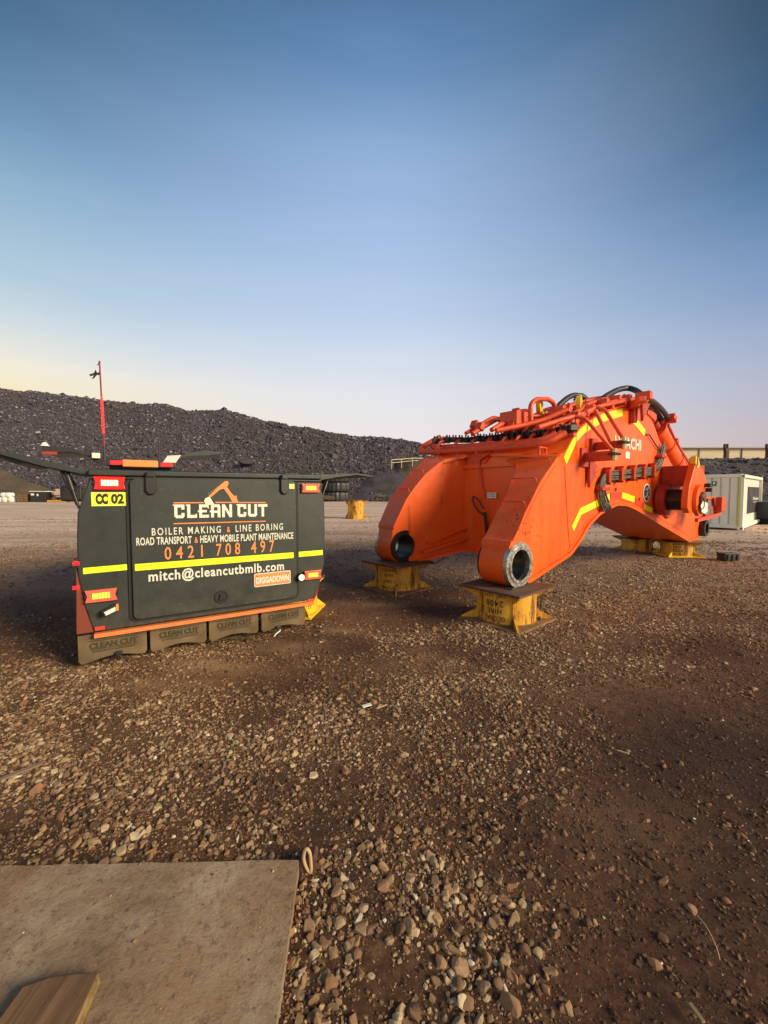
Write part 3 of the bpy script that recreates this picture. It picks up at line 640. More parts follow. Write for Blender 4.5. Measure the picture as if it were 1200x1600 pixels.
for sx in (-.11, 0, .11): MB().box((sx, -.106, .08), (.03, .02, .12)).build('rib', M_dk, o)
# ------------------------------------------------------------------ boom stands
def stand(label, loc, rz, lines=None, H=.40, Rd=.315, half=.385, mats=(M_ye, M_rp, M_ru), flip=False, group='yellow steel boom stands', gus=None, name='boom_stand', front=-1.2, front2=None):
    o = thing(name, label, 'stand', loc, rz, group); my, mb_, mt = mats
    MB().box((0, 0, .012), (2*half, 2*half, .024)).build('base_plate', mb_, o, bevel=.004)
    m = MB(); m.cyl((0, 0, .024), (0, 0, H-.024), Rd, 48); m.build('drum', my, o, True)
    MB().box((0, 0, H-.012), (2*half, 2*half, .024)).build('top_plate', mt, o, bevel=.004)
    for k in range(4):
        a = math.pi/4+k*math.pi/2; c, s_ = math.cos(a), math.sin(a); rr = half*1.34
        hh = H-.05; pin = Rd-.01
        z0, z1 = .026, H-.026; zm = (z0+z1)/2
        gh = .30*(z1-z0); out_ = [(pin, z0), (rr, z0), (rr-.005, z0+.012), (Rd+.015, z0+gh), (Rd+.012, zm), (Rd+.015, z1-gh), (rr-.005, z1-.012), (rr, z1), (pin, z1)]
        MB().prism(out_, -.009, .009, lambda r, z, y: (r*c-y*s_, r*s_+y*c, z)).build('gusset', gus or my, o)
    m = MB(); m.tube([((Rd+.004)*math.cos(a_), (Rd+.004)*math.sin(a_), .03) for a_ in np.linspace(0, 2*math.pi, 33)[:-1]], .007, 6, True); m.build('weld_bead', mb_, o, True)
    if lines:
        m = MB()
        n_ = len(lines)
        for i, (tx, hgt_, zc) in enumerate(lines):
            wd = hgt_*len(tx)*.80; ang = wd/Rd
            def fn(a, b): return ((Rd+.002)*math.cos(a), (Rd+.002)*math.sin(a), b)
            text_into(m, tx, fn, front-ang/2, front+ang/2, zc*H, hgt_, .012, 1.1, flip)
        m.build('stencil_lettering', M_blk, o)
    return o
def stand_loc(px1, py1, px2, py2, z=0):
    a = G(px1, py1, z); b = G(px2, py2, z); return (a+b)/2
near_c = np.array([1.389, 4.58]); far_c = np.array([.20, 6.07])
def face_ang(c, rz, off=0): return math.atan2(-c[1], -c[0])-rz+off
RZ = R(41)
s1 = stand('rusty yellow boom stand nearest the camera with its stencilled text upside down', (near_c[0], near_c[1], 0), RZ,
           [('SWL 222T', .040, .80), ('2400', .062, .55), ('HIRE', .05, .36), ('GLOBAL', .05, .16)], flip=True, front=face_ang(near_c, RZ, -.42))
s2 = stand('orange yellow boom stand with dark top plate under the boom\'s left foot', (far_c[0], far_c[1], 0), RZ,
           [('GLOBAL', .045, .74), ('HIRE', .045, .56), ('24011', .045, .35), ('SWL 222T', .038, .14)], H=.42, front=face_ang(far_c, RZ, -.40))
# ------------------------------------------------------------------ the boom
BA = R(38.5); bd = np.array([math.cos(BA), math.sin(BA), 0]); bw = np.array([-math.sin(BA), math.cos(BA), 0])
r_ = ray(808, 882); BO = CAM+r_*(4.5/r_[1]); BZ = BO[2]
def tol(q): v = q-BO; return Vector((float(v@bd), float(v@bw), float(q[2])))
def T(px, py, s): return tol(onp(px, py, BO+bd*s, bd))          # on the plane "this far along"
def P(px, py, w): return tol(onp(px, py, BO+bw*w, bw))          # on the plane "this far across"
def PS(px, py, w0, k): return tol(onp(px, py, BO+bw*w0, bw-k*bd))
def nw(s): return .1*s if s < 2 else .2
def nearp(px, py, dw=0):                                        # on the near side plate
    q = PS(px, py, dw, .1)
    return q if q.x < 2 else P(px, py, .2+dw)
boom = thing('excavator_boom', 'huge orange excavator boom arching across four yellow stands, with hydraulic pipes on top', 'excavator boom', (BO[0], BO[1], 0), BA)
RB = .25
S_ = sorted(set([round(-RB*math.cos(a), 4) for a in np.linspace(0, math.pi/2, 12)]+[.02, .08, .14, .19]+[-.19, -.17, -.13]+list(np.round(np.arange(.25, 7.4, .09), 3))+[7.42]))
top_px = [(819, 805), (843, 756), (872, 714), (881, 711)]
nt_s = [nearp(*p) for p in top_px]; ntop = [(-.11, .88)]+[(q.x, q.z) for q in nt_s]
for p in [(896, 683), (907, 669), (942, 646), (973, 636), (999, 633), (1012, 645), (1021, 662), (1031, 690), (1048, 723), (1066, 752), (1082, 777), (1092, 796)]:
    q = nearp(*p); ntop.append((q.x, q.z))
nb = [(0, BZ-RB), (.28, .44)]
for p in [(890, 863), (905, 842), (918, 819), (935, 801), (949, 792), (963, 786), (977, 787), (991, 793), (1028, 816), (1075, 844)]:
    q = nearp(*p); nb.append((q.x, q.z))
nb.append((7.3, nb[-1][1]+.005)); nb.append((7.45, nb[-1][1]+.06)); ntop.append((7.45, .78))
ntx, ntz = zip(*ntop); nbx, nbz = zip(*nb)
ftop = [(-.2, .92), (.03, 1.33), (.35, 1.72), (.6, 1.93), (1.0, 2.06), (1.6, 2.25), (2.4, 2.55)]; fx_, fz_ = zip(*ftop)
def circ(s, sg): return BZ+sg*math.sqrt(max(RB*RB-s*s, 0))
def zt_near(s): return circ(s, 1) if s < -.15 else max(circ(s, 1) if s < .05 else 0, float(np.interp(s, ntx, ntz)))
def zt_far(s): return circ(s, 1) if s < -.2 else (float(np.interp(s, fx_, fz_)) if s < 2.4 else zt_near(s))
def zb(s): return circ(s, -1) if s < 0 else float(np.interp(s, nbx, nbz))
def w_no(s): return nw(max(s, 0))
def w_fo(s): return float(np.interp(s, [0, 2.0, 4.0, 8], [2.24, 1.66, 1.40, 1.40]))
def w_ni(s): return float(np.interp(s, [-.3, .15, 1.02], [.33, .35, .62]))
def w_fi(s): return float(np.interp(s, [-.3, 0, 1.02], [1.93, 1.90, 1.62]))
SW = 1.02
def strip_solid(m, ss, wa, wb, za, zbm, zta, ztb):
    """solid between w=wa(s) and w=wb(s), bottom zbm(s), top zta at wa, ztb at wb"""
    vs = []
    for s in ss: vs += [(s, wa(s), zbm(s)), (s, wb(s), zbm(s)), (s, wb(s), max(ztb(s), zbm(s)+.001)), (s, wa(s), max(zta(s), zbm(s)+.001))]
    fs = [(0, 1, 2, 3)]; k = len(ss)
    for i in range(k-1):
        a = 4*i; b = a+4
        fs += [(a, b, b+1, a+1), (a+1, b+1, b+2, a+2), (a+2, b+2, b+3, a+3), (a+3, b+3, b, a)]
    fs.append((4*k-1, 4*k-2, 4*k-3, 4*k-4)); m.add(vs, fs)
HR = .185
def hole_top(s): return BZ+math.sqrt(max(HR*HR-s*s, 0))
def hole_bot(s): return BZ-math.sqrt(max(HR*HR-s*s, 0))
body = MB()
for wa, wb, zf in ((w_no, w_ni, (zt_near, zt_near)), (w_fi, w_fo, (lambda s: zt_far(s)-.06*min(max(s, 0), 1), zt_far))):
    sn = [s for s in S_ if s <= -HR]+[-HR]; sn = sorted(set(sn)); strip_solid(body, sn, wa, wb, None, zb, *zf)
    hs = [-HR*math.cos(a) for a in np.linspace(0, math.pi, 21)]
    strip_solid(body, hs, wa, wb, None, lambda s: max(hole_top(s), zb(s)), *zf)
    strip_solid(body, hs, wa, wb, None, zb, hole_bot, hole_bot)
    sl = [HR]+[s for s in S_ if HR < s < SW]+[SW]; strip_solid(body, sl, wa, wb, None, zb, *zf)
def zn2(s): return zt_near(s)
sb = [SW]+[s for s in S_ if s > SW]
strip_solid(body, sb, w_no, w_fo, None, zb, zn2, lambda s: zt_far(s))
bodyo = body.build('boom_body', M_or, boom, True)
# flange plates: top and bottom, standing proud of the side plates
def flange(sa, sb_, wa, wb, zf, th, name='flange', mt=M_or):
    m = MB(); ss = [sa]+[s for s in S_ if sa < s < sb_]+[sb_]; vs = []
    for s in ss:
        z0, z1 = zf(s); vs += [(s, wa(s), z0-th), (s, wb(s), z1-th), (s, wb(s), z1), (s, wa(s), z0)]
    fs = [(0, 1, 2, 3)]; k = len(ss)
    for i in range(k-1):
        a = 4*i; b = a+4; fs += [(a, b, b+1, a+1), (a+1, b+1, b+2, a+2), (a+2, b+2, b+3, a+3), (a+3, b+3, b, a)]
    fs.append((4*k-1, 4*k-2, 4*k-3, 4*k-4)); m.add(vs, fs); return m.build(name, mt, boom, True)
flange(.2, 7.35, lambda s: w_no(s)-.03, lambda s: w_no(s)+.10, lambda s: (zb(s)+.012, zb(s)+.012), .05, 'bottom_flange')
flange(.2, SW, lambda s: w_fi(s)-.05, lambda s: w_fo(s)+.03, lambda s: (zb(s)+.012, zb(s)+.012), .05, 'bottom_flange')
flange(SW-.04, 7.35, lambda s: w_no(s)+.10, lambda s: w_fo(s)+.03, lambda s: (zb(s)+.008, zb(s)+.008), .046, 'bottom_flange')
def w_nif(s): return float(np.interp(s, [-.3, .3, .6, .8, .93, 1.06], [.36, .38, .47, .56, .68, .95]))
def w_fif(s): return float(np.interp(s, [-.3, .2, .6, .85, 1.02, 1.06], [1.91, 1.84, 1.70, 1.60, 1.52, 1.45]))
flange(-.17, 1.06, lambda s: w_no(s)-.012, w_nif, lambda s: (zt_near(s)+.03, zt_near(s)+.035), .05, 'top_flange')
flange(-.2, 1.06, w_fif, lambda s: w_fo(s)+.012, lambda s: (zt_far(s)-.06*min(max(s, 0), 1)+.03, zt_far(s)+.03), .05, 'top_flange')
flange(.98, 3.6, lambda s: w_no(s)-.012, lambda s: w_fo(s)+.012, lambda s: (zn2(s)+.03, zt_far(s)+.03), .03, 'deck_plate')
m = MB(); m.box((SW-.015, 1.12, zt_near(SW)-.06), (.04, 1.0, .05)); m.build('cross_lip', M_or, boom)
# bores
for wa, wb in ((0, .33), (1.90, 2.24)):
    m = MB(); n = 40; vs = []
    for k in range(n):
        a = 2*math.pi*k/n; vs += [(HR*.999*math.cos(a), wa, BZ+HR*.999*math.sin(a)), (HR*.999*math.cos(a), wb, BZ+HR*.999*math.sin(a))]
    m.add(vs, [(2*k, 2*k+1, (2*k+3) % (2*n), (2*k+2) % (2*n)) for k in range(n)]); m.build('bore', mat('bore_steel_shaded', (.20, .20, .185), .35, .9) if wa == 0 else M_gr, boom, True)  # near bore wall coloured darker so the hole's shade reads as depth
MB().ring((0, -.012, BZ), (0, 1, 0), RB+.002, HR-.012, .05, 48).build('bore_ring', M_st, boom)
MB().ring((0, -.04, BZ), (0, 1, 0), HR+.018, HR-.014, .02, 48).build('bore_bush', M_st, boom, True)
MB().ring((0, 1.893, BZ), (0, 1, 0), RB-.01, HR-.012, .03, 48).build('bore_ring', M_gr, boom)
MB().ring((0, .345, BZ), (0, 1, 0), RB-.01, HR-.012, .03, 48).build('bore_ring', M_gr, boom)
MB().ring((0, 2.25, BZ), (0, 1, 0), RB+.002, HR-.012, .05, 48).build('bore_ring', M_st, boom)
# recessed pocket on the inside of the far leg
def fin(px, py, d=0): return PS(px, py, 1.90-d, -.27)
q1, q2, q3, q4 = fin(664, 848), fin(724, 824), fin(724, 834), fin(664, 858)
m = MB(); m.beam(q1-Vector((0, .03, 0)), q2-Vector((0, .03, 0)), .10, .03); m.build('stiffener', M_or, boom)
m = MB(); m.beam(fin(655, 862)-Vector((0, .05, 0)), fin(727, 839)-Vector((0, .05, 0)), .12, .03); m.build('stiffener', M_or, boom)
# climbing rungs
for leg, lst in (('n', [((838, 717), (866, 717)), ((816, 750), (847, 750)), ((794, 784), (825, 786))]), ('f', [((666, 724), (684, 724)), ((646, 747), (664, 748)), ((625, 775), (643, 775))])):
    for (a, b), s in zip(lst, (.86, .50, .22)) if leg == 'n' else zip(lst, (.55, .33, .10)):
        if leg == 'n': w0, w1 = w_no(s)+.03, w_nif(s)-.02; z = zt_near(s)+.03
        else: w0, w1 = w_fif(s)+.03, w_fo(s)-.03; z = zt_far(s)+.03
        up = Vector((-.03, 0, .05))
        MB().tube(elbow([(s, w0, z-.02), Vector((s, w0, z))+up, Vector((s, w1, z))+up, (s, w1, z-.02)], .03), .0075, 6).build('rung', M_op, boom, True)
# reflective tape on the near side plate
def tape(pts, w_, name, mt, d=-.006):
    q = [nearp(*p) for p in pts]; m = MB(); L_ = []; 
    for i, p in enumerate(q):
        a = q[max(i-1, 0)]; b = q[min(i+1, len(q)-1)]; t_ = Vector((b.x-a.x, 0, b.z-a.z)).normalized(); n_ = Vector((-t_.z, 0, t_.x))*w_/2
        for sg in (-1, 1):
            v = p+n_*sg; v.y = w_no(v.x)+d; L_.append(v)
    vs = L_+[v+Vector((0, .003, 0)) for v in L_]; k = len(L_)
    fs = [(2*i, 2*i+1, 2*i+3, 2*i+2) for i in range(len(q)-1)]+[tuple(k+j for j in (2*i+2, 2*i+3, 2*i+1, 2*i)) for i in range(len(q)-1)]
    return m.add(vs, fs).build(name, mt, boom)
tape([(882.5, 720), (899, 684), (911, 671), (942, 652.5), (972, 644)], .12, 'yellow_tape', M_ytape)
tape([(986, 653), (994, 660.5), (1001, 669), (1007, 677)], .12, 'yellow_tape', M_ytape)
tape([(894.5, 826), (907, 799), (937, 784.5), (952, 776)], .10, 'yellow_tape', M_ytape)
tape([(971.5, 773.5), (991, 780.5)], .10, 'yellow_tape', M_ytape)
tape([(1006, 792), (1018.5, 798)], .10, 'yellow_tape', M_ytape)
tape([(953.5, 775), (970, 773.5)], .10, 'red_tape', M_rtape); tape([(992.5, 782), (1004.5, 790)], .10, 'red_tape', M_rtape)
q0, q1 = nearp(971.5, 702), nearp(1001, 701); qt = nearp(1001, 685); cap = qt.z-q1.z
m = MB(); a0_ = q0.x-(q1.x-q0.x)*.36; text_into(m, 'HITACHI', lambda a, b: (a, .2-.006, b), a0_, q1.x, (q0.z+q1.z)/2, cap, .03); m.build('maker_lettering', M_wh, boom)
dq = nearp(1010, 770); m = MB(); m.cyl((dq.x, .2-.004, dq.z), (dq.x, .2, dq.z), .17, 28); dc = m.build('round_decal', M_dk, boom)
m = MB(); m.ring((dq.x, .193, dq.z), (0, 1, 0), .165, .14, .004, 28)
for (a, b, c, d_) in ((-.08, .05, .05, .09), (-.05, -.02, .09, .02), (-.09, -.08, .03, -.03), (.02, -.10, .08, -.06), (0, .02, .02, .11)): m.beam((dq.x+a, .193, dq.z+b), (dq.x+c, .193, dq.z+d_), .003, .035, (0, 1, 0.001))
m.build('decal_pattern', M_wh, dc)
sq = nearp(980, 711); MB().box((sq.x, .195, sq.z), (.16, .006, .11)).build('white_sticker', M_white, boom)
for px, py in ((962, 764.5), (999, 779.5), (1036, 738)): q = nearp(px, py); MB().box((q.x, .19, q.z), (.05, .03, .05)).build('weld_pad', M_op, boom)
# transverse pipes at the front of the deck
pipes = [
 ([T(884, 677, 1.25), T(876, 680, 1.2), T(862, 688, 1.1), T(840, 695.5, 1.0), T(760, 702.5, .95), T(664, 706.5, .75), T(656, 703, .75), T(664, 696, .85), T(688, 683, 1.1)], .046),
 ([T(868, 676, 1.35), T(860, 682, 1.3), T(842, 689, 1.2), T(760, 696, 1.1), T(690, 699, .95), T(676, 699, .92), T(675, 693, .95), T(700, 684, 1.15)], .040)]
for path, r in pipes: MB().tube(elbow(path, .09), r, 12).build('cross_pipe', M_op, boom, True)
for (px, s) in ((690, .82), (748, .96), (846, 1.02)):
    a = T(px, 705, s); zd = (zt_far(max(s, .6)) if px < 720 else zt_near(max(s, 1.0)) if px > 800 else zt_near(1.06))
    z0 = zd-.02 if px < 800 else zt_near(1.0)
    z0 = min(z0, a.z-.12)
    MB().prism([(-.22, 0), (.22, 0), (.13, -(a.z-z0)), (-.06, -(a.z-z0))], -.015, .05, lambda u_, v_, y: (a.x+.05+y, a.y+u_, a.z+v_-.035)).build('pipe_bracket', M_op, boom)
    MB().tube([(a.x-.06, a.y, a.z-.05), (a.x-.06, a.y, a.z+.05), (a.x+.10, a.y, a.z+.05), (a.x+.10, a.y, a.z-.05)], .018, 6).build('pipe_clip', M_op, boom)
# clamp rail across the deck with black clamp blocks
A_, B_ = T(676, 688, .85), P(899, 667.5, .12)
def crp(t_): return A_.lerp(B_, t_)+Vector((.28*math.sin(math.pi*t_), 0, .0))
m = MB()
for i in range(12):
    a, b = crp(i/12), crp((i+1)/12); m.beam(a-Vector((0, 0, .10)), b-Vector((0, 0, .10)), .06, .05)
m.build('clamp_rail', M_op, boom)
nC = 25
for i in range(nC):
    t_ = (i+.5)/nC; c = crp(t_); jz = random.uniform(-.012, .012)
    big = t_ > .78; w_ = .12 if big else .085
    o = MB().box(c+Vector((0, 0, -.01+jz)), (.12, w_*(1.0 if i % 3 else .7), .085), Matrix.Rotation(-.4+random.uniform(-.1, .1), 4, 'Z')).build('hose_clamp', M_bk if (i % 4 != 2) else M_gr, boom, bevel=.012)
    m = MB()
    for dx in (-.03, .03): m.cyl(c+Vector((dx, 0, .03)), c+Vector((dx, 0, .066+jz)), .014, 6)
    m.build('bolt', M_op if i % 2 else M_gr, o)
for i, t_ in enumerate((.10, .19, .40, .46, .56, .60, .70, .80, .9)):
    c = crp(t_); wd = (.10, .16, .1, .08, .26, .1, .22, .1, .12)[i]
    MB().box(c+Vector((.03, 0, -.17)), (.05, wd, .12)).build('clamp_plate', M_or, boom, bevel=.006)
for t_ in (.05, .3, .5, .72, .95):
    c = crp(t_); MB().beam((c.x+.05, c.y, c.z-.1), (c.x+.1, min(c.y, w_fo(1)), zt_near(min(max(c.x+.1, .9), 2))-.03), .05, .05).build('rail_post', M_op, boom)
# short stubs between cross pipes and clamp rail
for t_ in np.linspace(.08, .92, 9):
    c = crp(t_); a = c+Vector((.1, 0, -.03)); b = c+Vector((-.16-.05*random.random(), .02, -.17)); 
    MB().tube(elbow([a, c+Vector((-.10, 0, -.03)), b], .05), .026, 8).build('pipe_stub', M_op, boom, True)
# long pipes running up the deck
def deck(s, w_, h): return Vector((s, w_, (zt_near(s) if s > 2.4 else zt_near(s)*.6+zt_far(s)*.4)+h))
for i, (w_, s0, s1_, h, r) in enumerate(((.30, 1.45, 3.95, .10, .028), (.42, 1.5, 4.0, .13, .032), (.54, 1.6, 3.8, .12, .028), (.66, 1.55, 4.05, .15, .034), (.80, 1.5, 3.9, .12, .030), (.93, 1.45, 3.7, .14, .032), (1.06, 1.4, 3.5, .12, .028), (1.20, 1.35, 3.4, .14, .030), (1.32, 1.3, 3.0, .12, .026))):
    path = [crp(1-(w_-.15)/1.9) if False else deck(s0, w_, h-.05)]+[deck(s, w_+.03*math.sin(s*2+i), h+(.05 if i % 2 else .02)) for s in np.arange(s0+.3, s1_, .3)]
    MB().tube(smooth_path(path, 3), r, 10).build('deck_pipe', M_op, boom, True)
for s in (1.9, 2.3, 2.75, 3.2, 3.6):
    for w_ in (.36, .60, .87, 1.13):
        o = MB().box(deck(s, w_, .15), (.09, .22, .10)).build('pipe_clamp', M_op, boom, bevel=.01)
        MB().cyl(deck(s, w_, .19), deck(s, w_, .225), .014, 6).build('bolt', M_op, o)
    MB().box(deck(s, .75, .055), (.07, 1.15, .05)).build('saddle', M_op, boom)
# raised pipe loops seen against the sky
def loop(pts, r, name='raised_pipe', rad=.08, mt=None): return MB().tube(elbow(pts, rad), r*.85, 12).build(name, mt or M_op, boom, True)
loop([P(738, 678, 1.35), P(752, 669, 1.35), P(772, 657.5, 1.35), P(780, 654, 1.35), P(786, 654, 1.38), P(795, 666, 1.4)], .042)
loop([P(728, 677, 1.5), P(742, 669, 1.5), P(764, 655.5, 1.5), P(772, 652, 1.5), P(778, 654, 1.5), P(784, 662, 1.5)], .036)
loop([P(768, 672, 1.1), P(782, 663, 1.1), P(790, 661, 1.1), P(800, 667, 1.1)], .042)
loop([P(830, 662, .80), P(829, 650, .80), P(829, 632, .80), P(838, 623.5, .80), P(856, 623.5, .85), P(865, 629, .85), P(869, 644, .85)], .042, rad=.18)
loop([P(803, 650.5, 1.0), P(850, 650, .8), P(862, 648, .75), P(884, 640, .6)], .036)
loop([P(775, 673, 1.0), P(820, 664, .8), P(850, 656, .65), P(886, 640, .45)], .044)
loop([P(808, 646, 1.1), P(814, 642, 1.1), P(826, 642, 1.0), P(829, 646, 1.0)], .038)
loop([P(880, 658, .45), P(915, 646.5, .35), P(931, 642, .3)], .046)
loop([P(866, 663, .4), P(906, 648, .3), P(932, 636, .25), P(950, 632, .22), P(985, 625, .2), P(1005, 618.5, .2)], .036)
loop([P(840, 668, .4), P(880, 655, .35), P(899, 650, .3)], .040)
loop([P(905, 638, .6), P(930, 630, .5), P(948, 625, .5), P(960, 624, .5)], .05)
loop([P(883, 638, .9), P(905, 627, .9), P(938, 622, .8)], .045)
for px, py, w_ in ((806, 645, 1.1), (800, 662, 1.0), (886, 640, .5), (742, 664, 1.5), (750, 667, 1.35), (899, 651, .3), (914, 646, .35), (897, 658, .3), (862, 667, .45)):
    MB().box(P(px, py, w_), (.09, .12, .12), Matrix.Rotation(.5, 4, 'Y')).build('flange_joint', M_op, boom, bevel=.01)
MB().box(P(803, 656, 1.05), (.3, .3, .22)).build('valve_block', M_op, boom, bevel=.01)
MB().box(P(878, 650, .6), (.35, .22, .25)).build('valve_block', M_op, boom, bevel=.01)
for px, py, w_ in ((843, 634, .95), (905, 632, .45)):
    c = P(px, py, w_); o = MB().ring(c, (-.35, 1, 0), .13, .035, .06, 24).build('lifting_eye', M_yb, boom, True)
    MB().beam(c-Vector((0, 0, .1)), c-Vector((-.02, 0, .32)), .14, .05).build('eye_base', M_yb, o)
    MB().beam(c-Vector((0, 0, .1)), c-Vector((-.05, .05, .55)), .1, .05).build('eye_web', M_op, o)
# side pipes that drop to outrigger brackets
def outrig(pa, pb, h, name='outrigger_bracket'):
    a = nearp(*pa); a.y = w_no(a.x); b = a+Vector((-.02, -.42, 0)); 
    o = MB().beam(a, b, .07, h*.8).build(name, M_rd, boom, bevel=.01)
    MB().box(a+Vector((0, -.02, 0)), (.20, .04, h*1.6)).build('foot_plate', M_rd, o)
    for dx in (-.05, .05): MB().ring(b+Vector((dx, -.01, .02)), (0, 0, 1), .06, .03, .03, 14).build('ring_clamp', M_gr, o)
    MB().cyl(b+Vector((0, -.01, -.07)), b+Vector((0, -.01, .09)), .034, 10).build('fitting', M_br, o)
    return b
b1 = outrig((910, 715), 0, .16); b2 = outrig((926, 698), 0, .14)
loop([P(899, 651, .15), P(914, 653, .05), (b1.x, b1.y, b1.z+.05)], .030, 'drop_pipe', .03)
loop([P(930, 641, .1), (b2.x-.1, b2.y+.12, b2.z+.03)], .032, 'drop_pipe')
loop([P(931, 636, .15), P(945, 640, .05), (b2.x+.04, b2.y, b2.z+.05)], .032, 'drop_pipe', .04)
pe = nearp(921, 735); c = Vector((pe.x, w_no(pe.x)-.05, pe.z))
m = MB(); m.prism([(-.14, .16), (-.10, .2), (.1, .06), (.13, -.03), (.07, -.11), (-.02, -.14), (-.12, -.25)], -.02, .02, lambda a, b, y: (c.x+a, c.y+y, c.z+b)); o = m.build('lifting_lug', M_rd, boom, bevel=.004)
MB().ring(c+Vector((.05, 0, -.02)), (0, 1, 0), .05, .028, .05, 16).build('eye_ring', M_or, o)
# hose bundle on the side
hp = [(941, 793), (936, 778), (934, 764), (936, 751), (944, 743.5), (962, 741.5), (981, 739.5), (997, 737.5), (1013, 735.5), (1022, 729), (1027, 718), (1030, 706), (1033, 696)]
q = [nearp(*p) for p in hp]
for k in range(5):
    off = (k-2)*.032; pth = []
    for i, p in enumerate(q):
        a = q[max(i-1, 0)]; b = q[min(i+1, len(q)-1)]; t_ = Vector((b.x-a.x, 0, b.z-a.z)).normalized(); n_ = Vector((-t_.z, 0, t_.x))
        v = p+n_*off*(1 if i > 1 else 1.5); v.y = w_no(v.x)-.055-.012*random.random(); v.z += .01*random.gauss(0, 1); pth.append(v)
    MB().tube(smooth_path(pth, 4), .0155, 8).build('side_hose', M_hs, boom, True)
q2_ = [nearp(px, py) for px, py in ((944, 750), (962, 751.5), (981, 749), (997, 746.5), (1013, 744), (1026, 735), (1033, 720), (1034, 706), (1024, 700), (1012, 683), (1007, 679))]
for v in q2_: v.y = .2-.03; v.z += .015*random.gauss(0, 1)
MB().tube(smooth_path(q2_, 5), .011, 6).build('thin_cable', M_bk, boom, True)
for px, py in ((942, 744), (962, 741.5), (981, 739.5), (997, 737.5), (1013, 735.5)):
    c = nearp(px, py); o = MB().box((c.x, .2-.06, c.z), (.035, .12, .26)).build('hose_bracket', M_rd, boom, bevel=.004)
    MB().box((c.x-.03, .2-.085, c.z), (.025, .06, .2)).build('strap', M_op, o)
for px, py in ((936, 764), (1028, 714)): c = nearp(px, py); MB().box((c.x, w_no(c.x)-.06, c.z), (.26, .10, .05)).build('hose_bracket', M_rd, boom, bevel=.006)
for k in range(5):
    a = nearp(938+k*1.2, 785); b = nearp(938.5+k*2.3, 799-.5*k); a.y = w_no(a.x)-.06; b.y = w_no(b.x)-.05
    MB().tube([a, (a+b)/2+Vector((.01*(k-2), -.02, 0)), b], .012, 6).build('loose_hose_end', M_hs, boom, True)
# gusset tower near the top of the side plate
a = nearp(985, 661); t1 = P(1003, 622, -.05)
MB().beam((a.x, .2-.04, a.z), (a.x, .2-.04, nearp(985, 636).z+.05), .09, .12).build('support_post', M_rd, boom, bevel=.006)
tri = [nearp(986, 660), nearp(1001, 624), nearp(985, 633)]
MB().prism([(p.x, p.z) for p in tri], .02, .06, lambda u_, v_, y: (u_, y, v_)).build('support_gusset', M_rd, boom)
MB().beam(P(985, 636, .18), P(1004, 622.5, -.12), .10, .08).build('support_arm', M_op, boom, bevel=.008)
c = P(1006, 619, -.02); MB().box(c, (.12, .22, .13)).build('hose_manifold', M_op, boom, bevel=.012)
# big black hoses
def hose(pts, r=.048, nm='black_hose'): MB().tube(smooth_path([P(*p) for p in pts], 6), r, 12).build(nm, M_bk, boom, True)
hose([(943, 622, .5), (952, 616, .5), (965, 609.5, .5), (980, 606.5, .45), (993, 610, .3), (1003, 617, .1)])
hose([(868, 640, .9), (877, 630, .9), (890, 620, .9), (901, 617.5, .9), (911, 621, .85), (917, 628, .8)], .045)
hose([(897, 625, 1.1), (903, 618, 1.1), (910, 616, 1.1), (920, 624, 1.1)], .02)
hose([(1010, 622, -.02), (1022, 629, .05), (1034, 640, .15), (1043, 652, .25)], .046)
hose([(1004, 626, .1), (1014, 634, .15), (1026, 645, .3), (1033, 655, .35)], .046)
for p in ((1006, 622, .0), (1044, 653, .28), (1034, 655, .36), (945, 621.5, .5)):
    c = P(*p); MB().cyl(c-Vector((.04, 0, .05)), c+Vector((.05, 0, -.02)), .062, 12).build('hose_fitting', M_br, boom, True)
MB().beam(P(1026, 659, .5), P(1053, 656, .2), .30, .09).build('manifold_tray', M_rd, boom, bevel=.012)
for p in ((1051, 653, .2), (1036, 660, .4), (1014, 648, .45), (1016, 655, .4), (1020, 641, .5)):
    c = P(*p); MB().box(c, (.16, .12, .12), Matrix.Rotation(.5, 4, 'Y')).build('pipe_union', M_op, boom, bevel=.02)
MB().beam(P(1001, 643, .3), P(1014, 655, .3), .25, .14).build('deck_block', M_op, boom, bevel=.02)
# arm cylinder lying down the front of the boom
ca, cb = P(1024, 669, .45), P(1064, 741, .45); dirv = (cb-ca).normalized()
cy = MB().cyl(ca, cb, .175, 32).build('hydraulic_cylinder', M_or, boom, True)
for k in (.0, .34, .67): MB().ring(ca.lerp(cb, k), dirv, .19, .17, .04, 32).build('cylinder_band', M_op, cy, True)
MB().cyl(ca-dirv*.22, ca, .10, 20).build('cylinder_head', M_rd, cy, True)
loop([P(1036, 662, .35), P(1042, 676, .35), P(1062, 708, .35), P(1080, 737, .35)], .034, 'cylinder_pipe')
loop([P(1044, 664, .45), P(1056, 690, .45), P(1066, 707, .45), P(1085, 737, .45)], .034, 'cylinder_pipe')
for p in ((1047, 691, .4), (1071, 727, .4)): MB().box(P(*p), (.12, .3, .09), Matrix.Rotation(.7, 4, 'Y')).build('pipe_clamp', M_op, boom, bevel=.01)
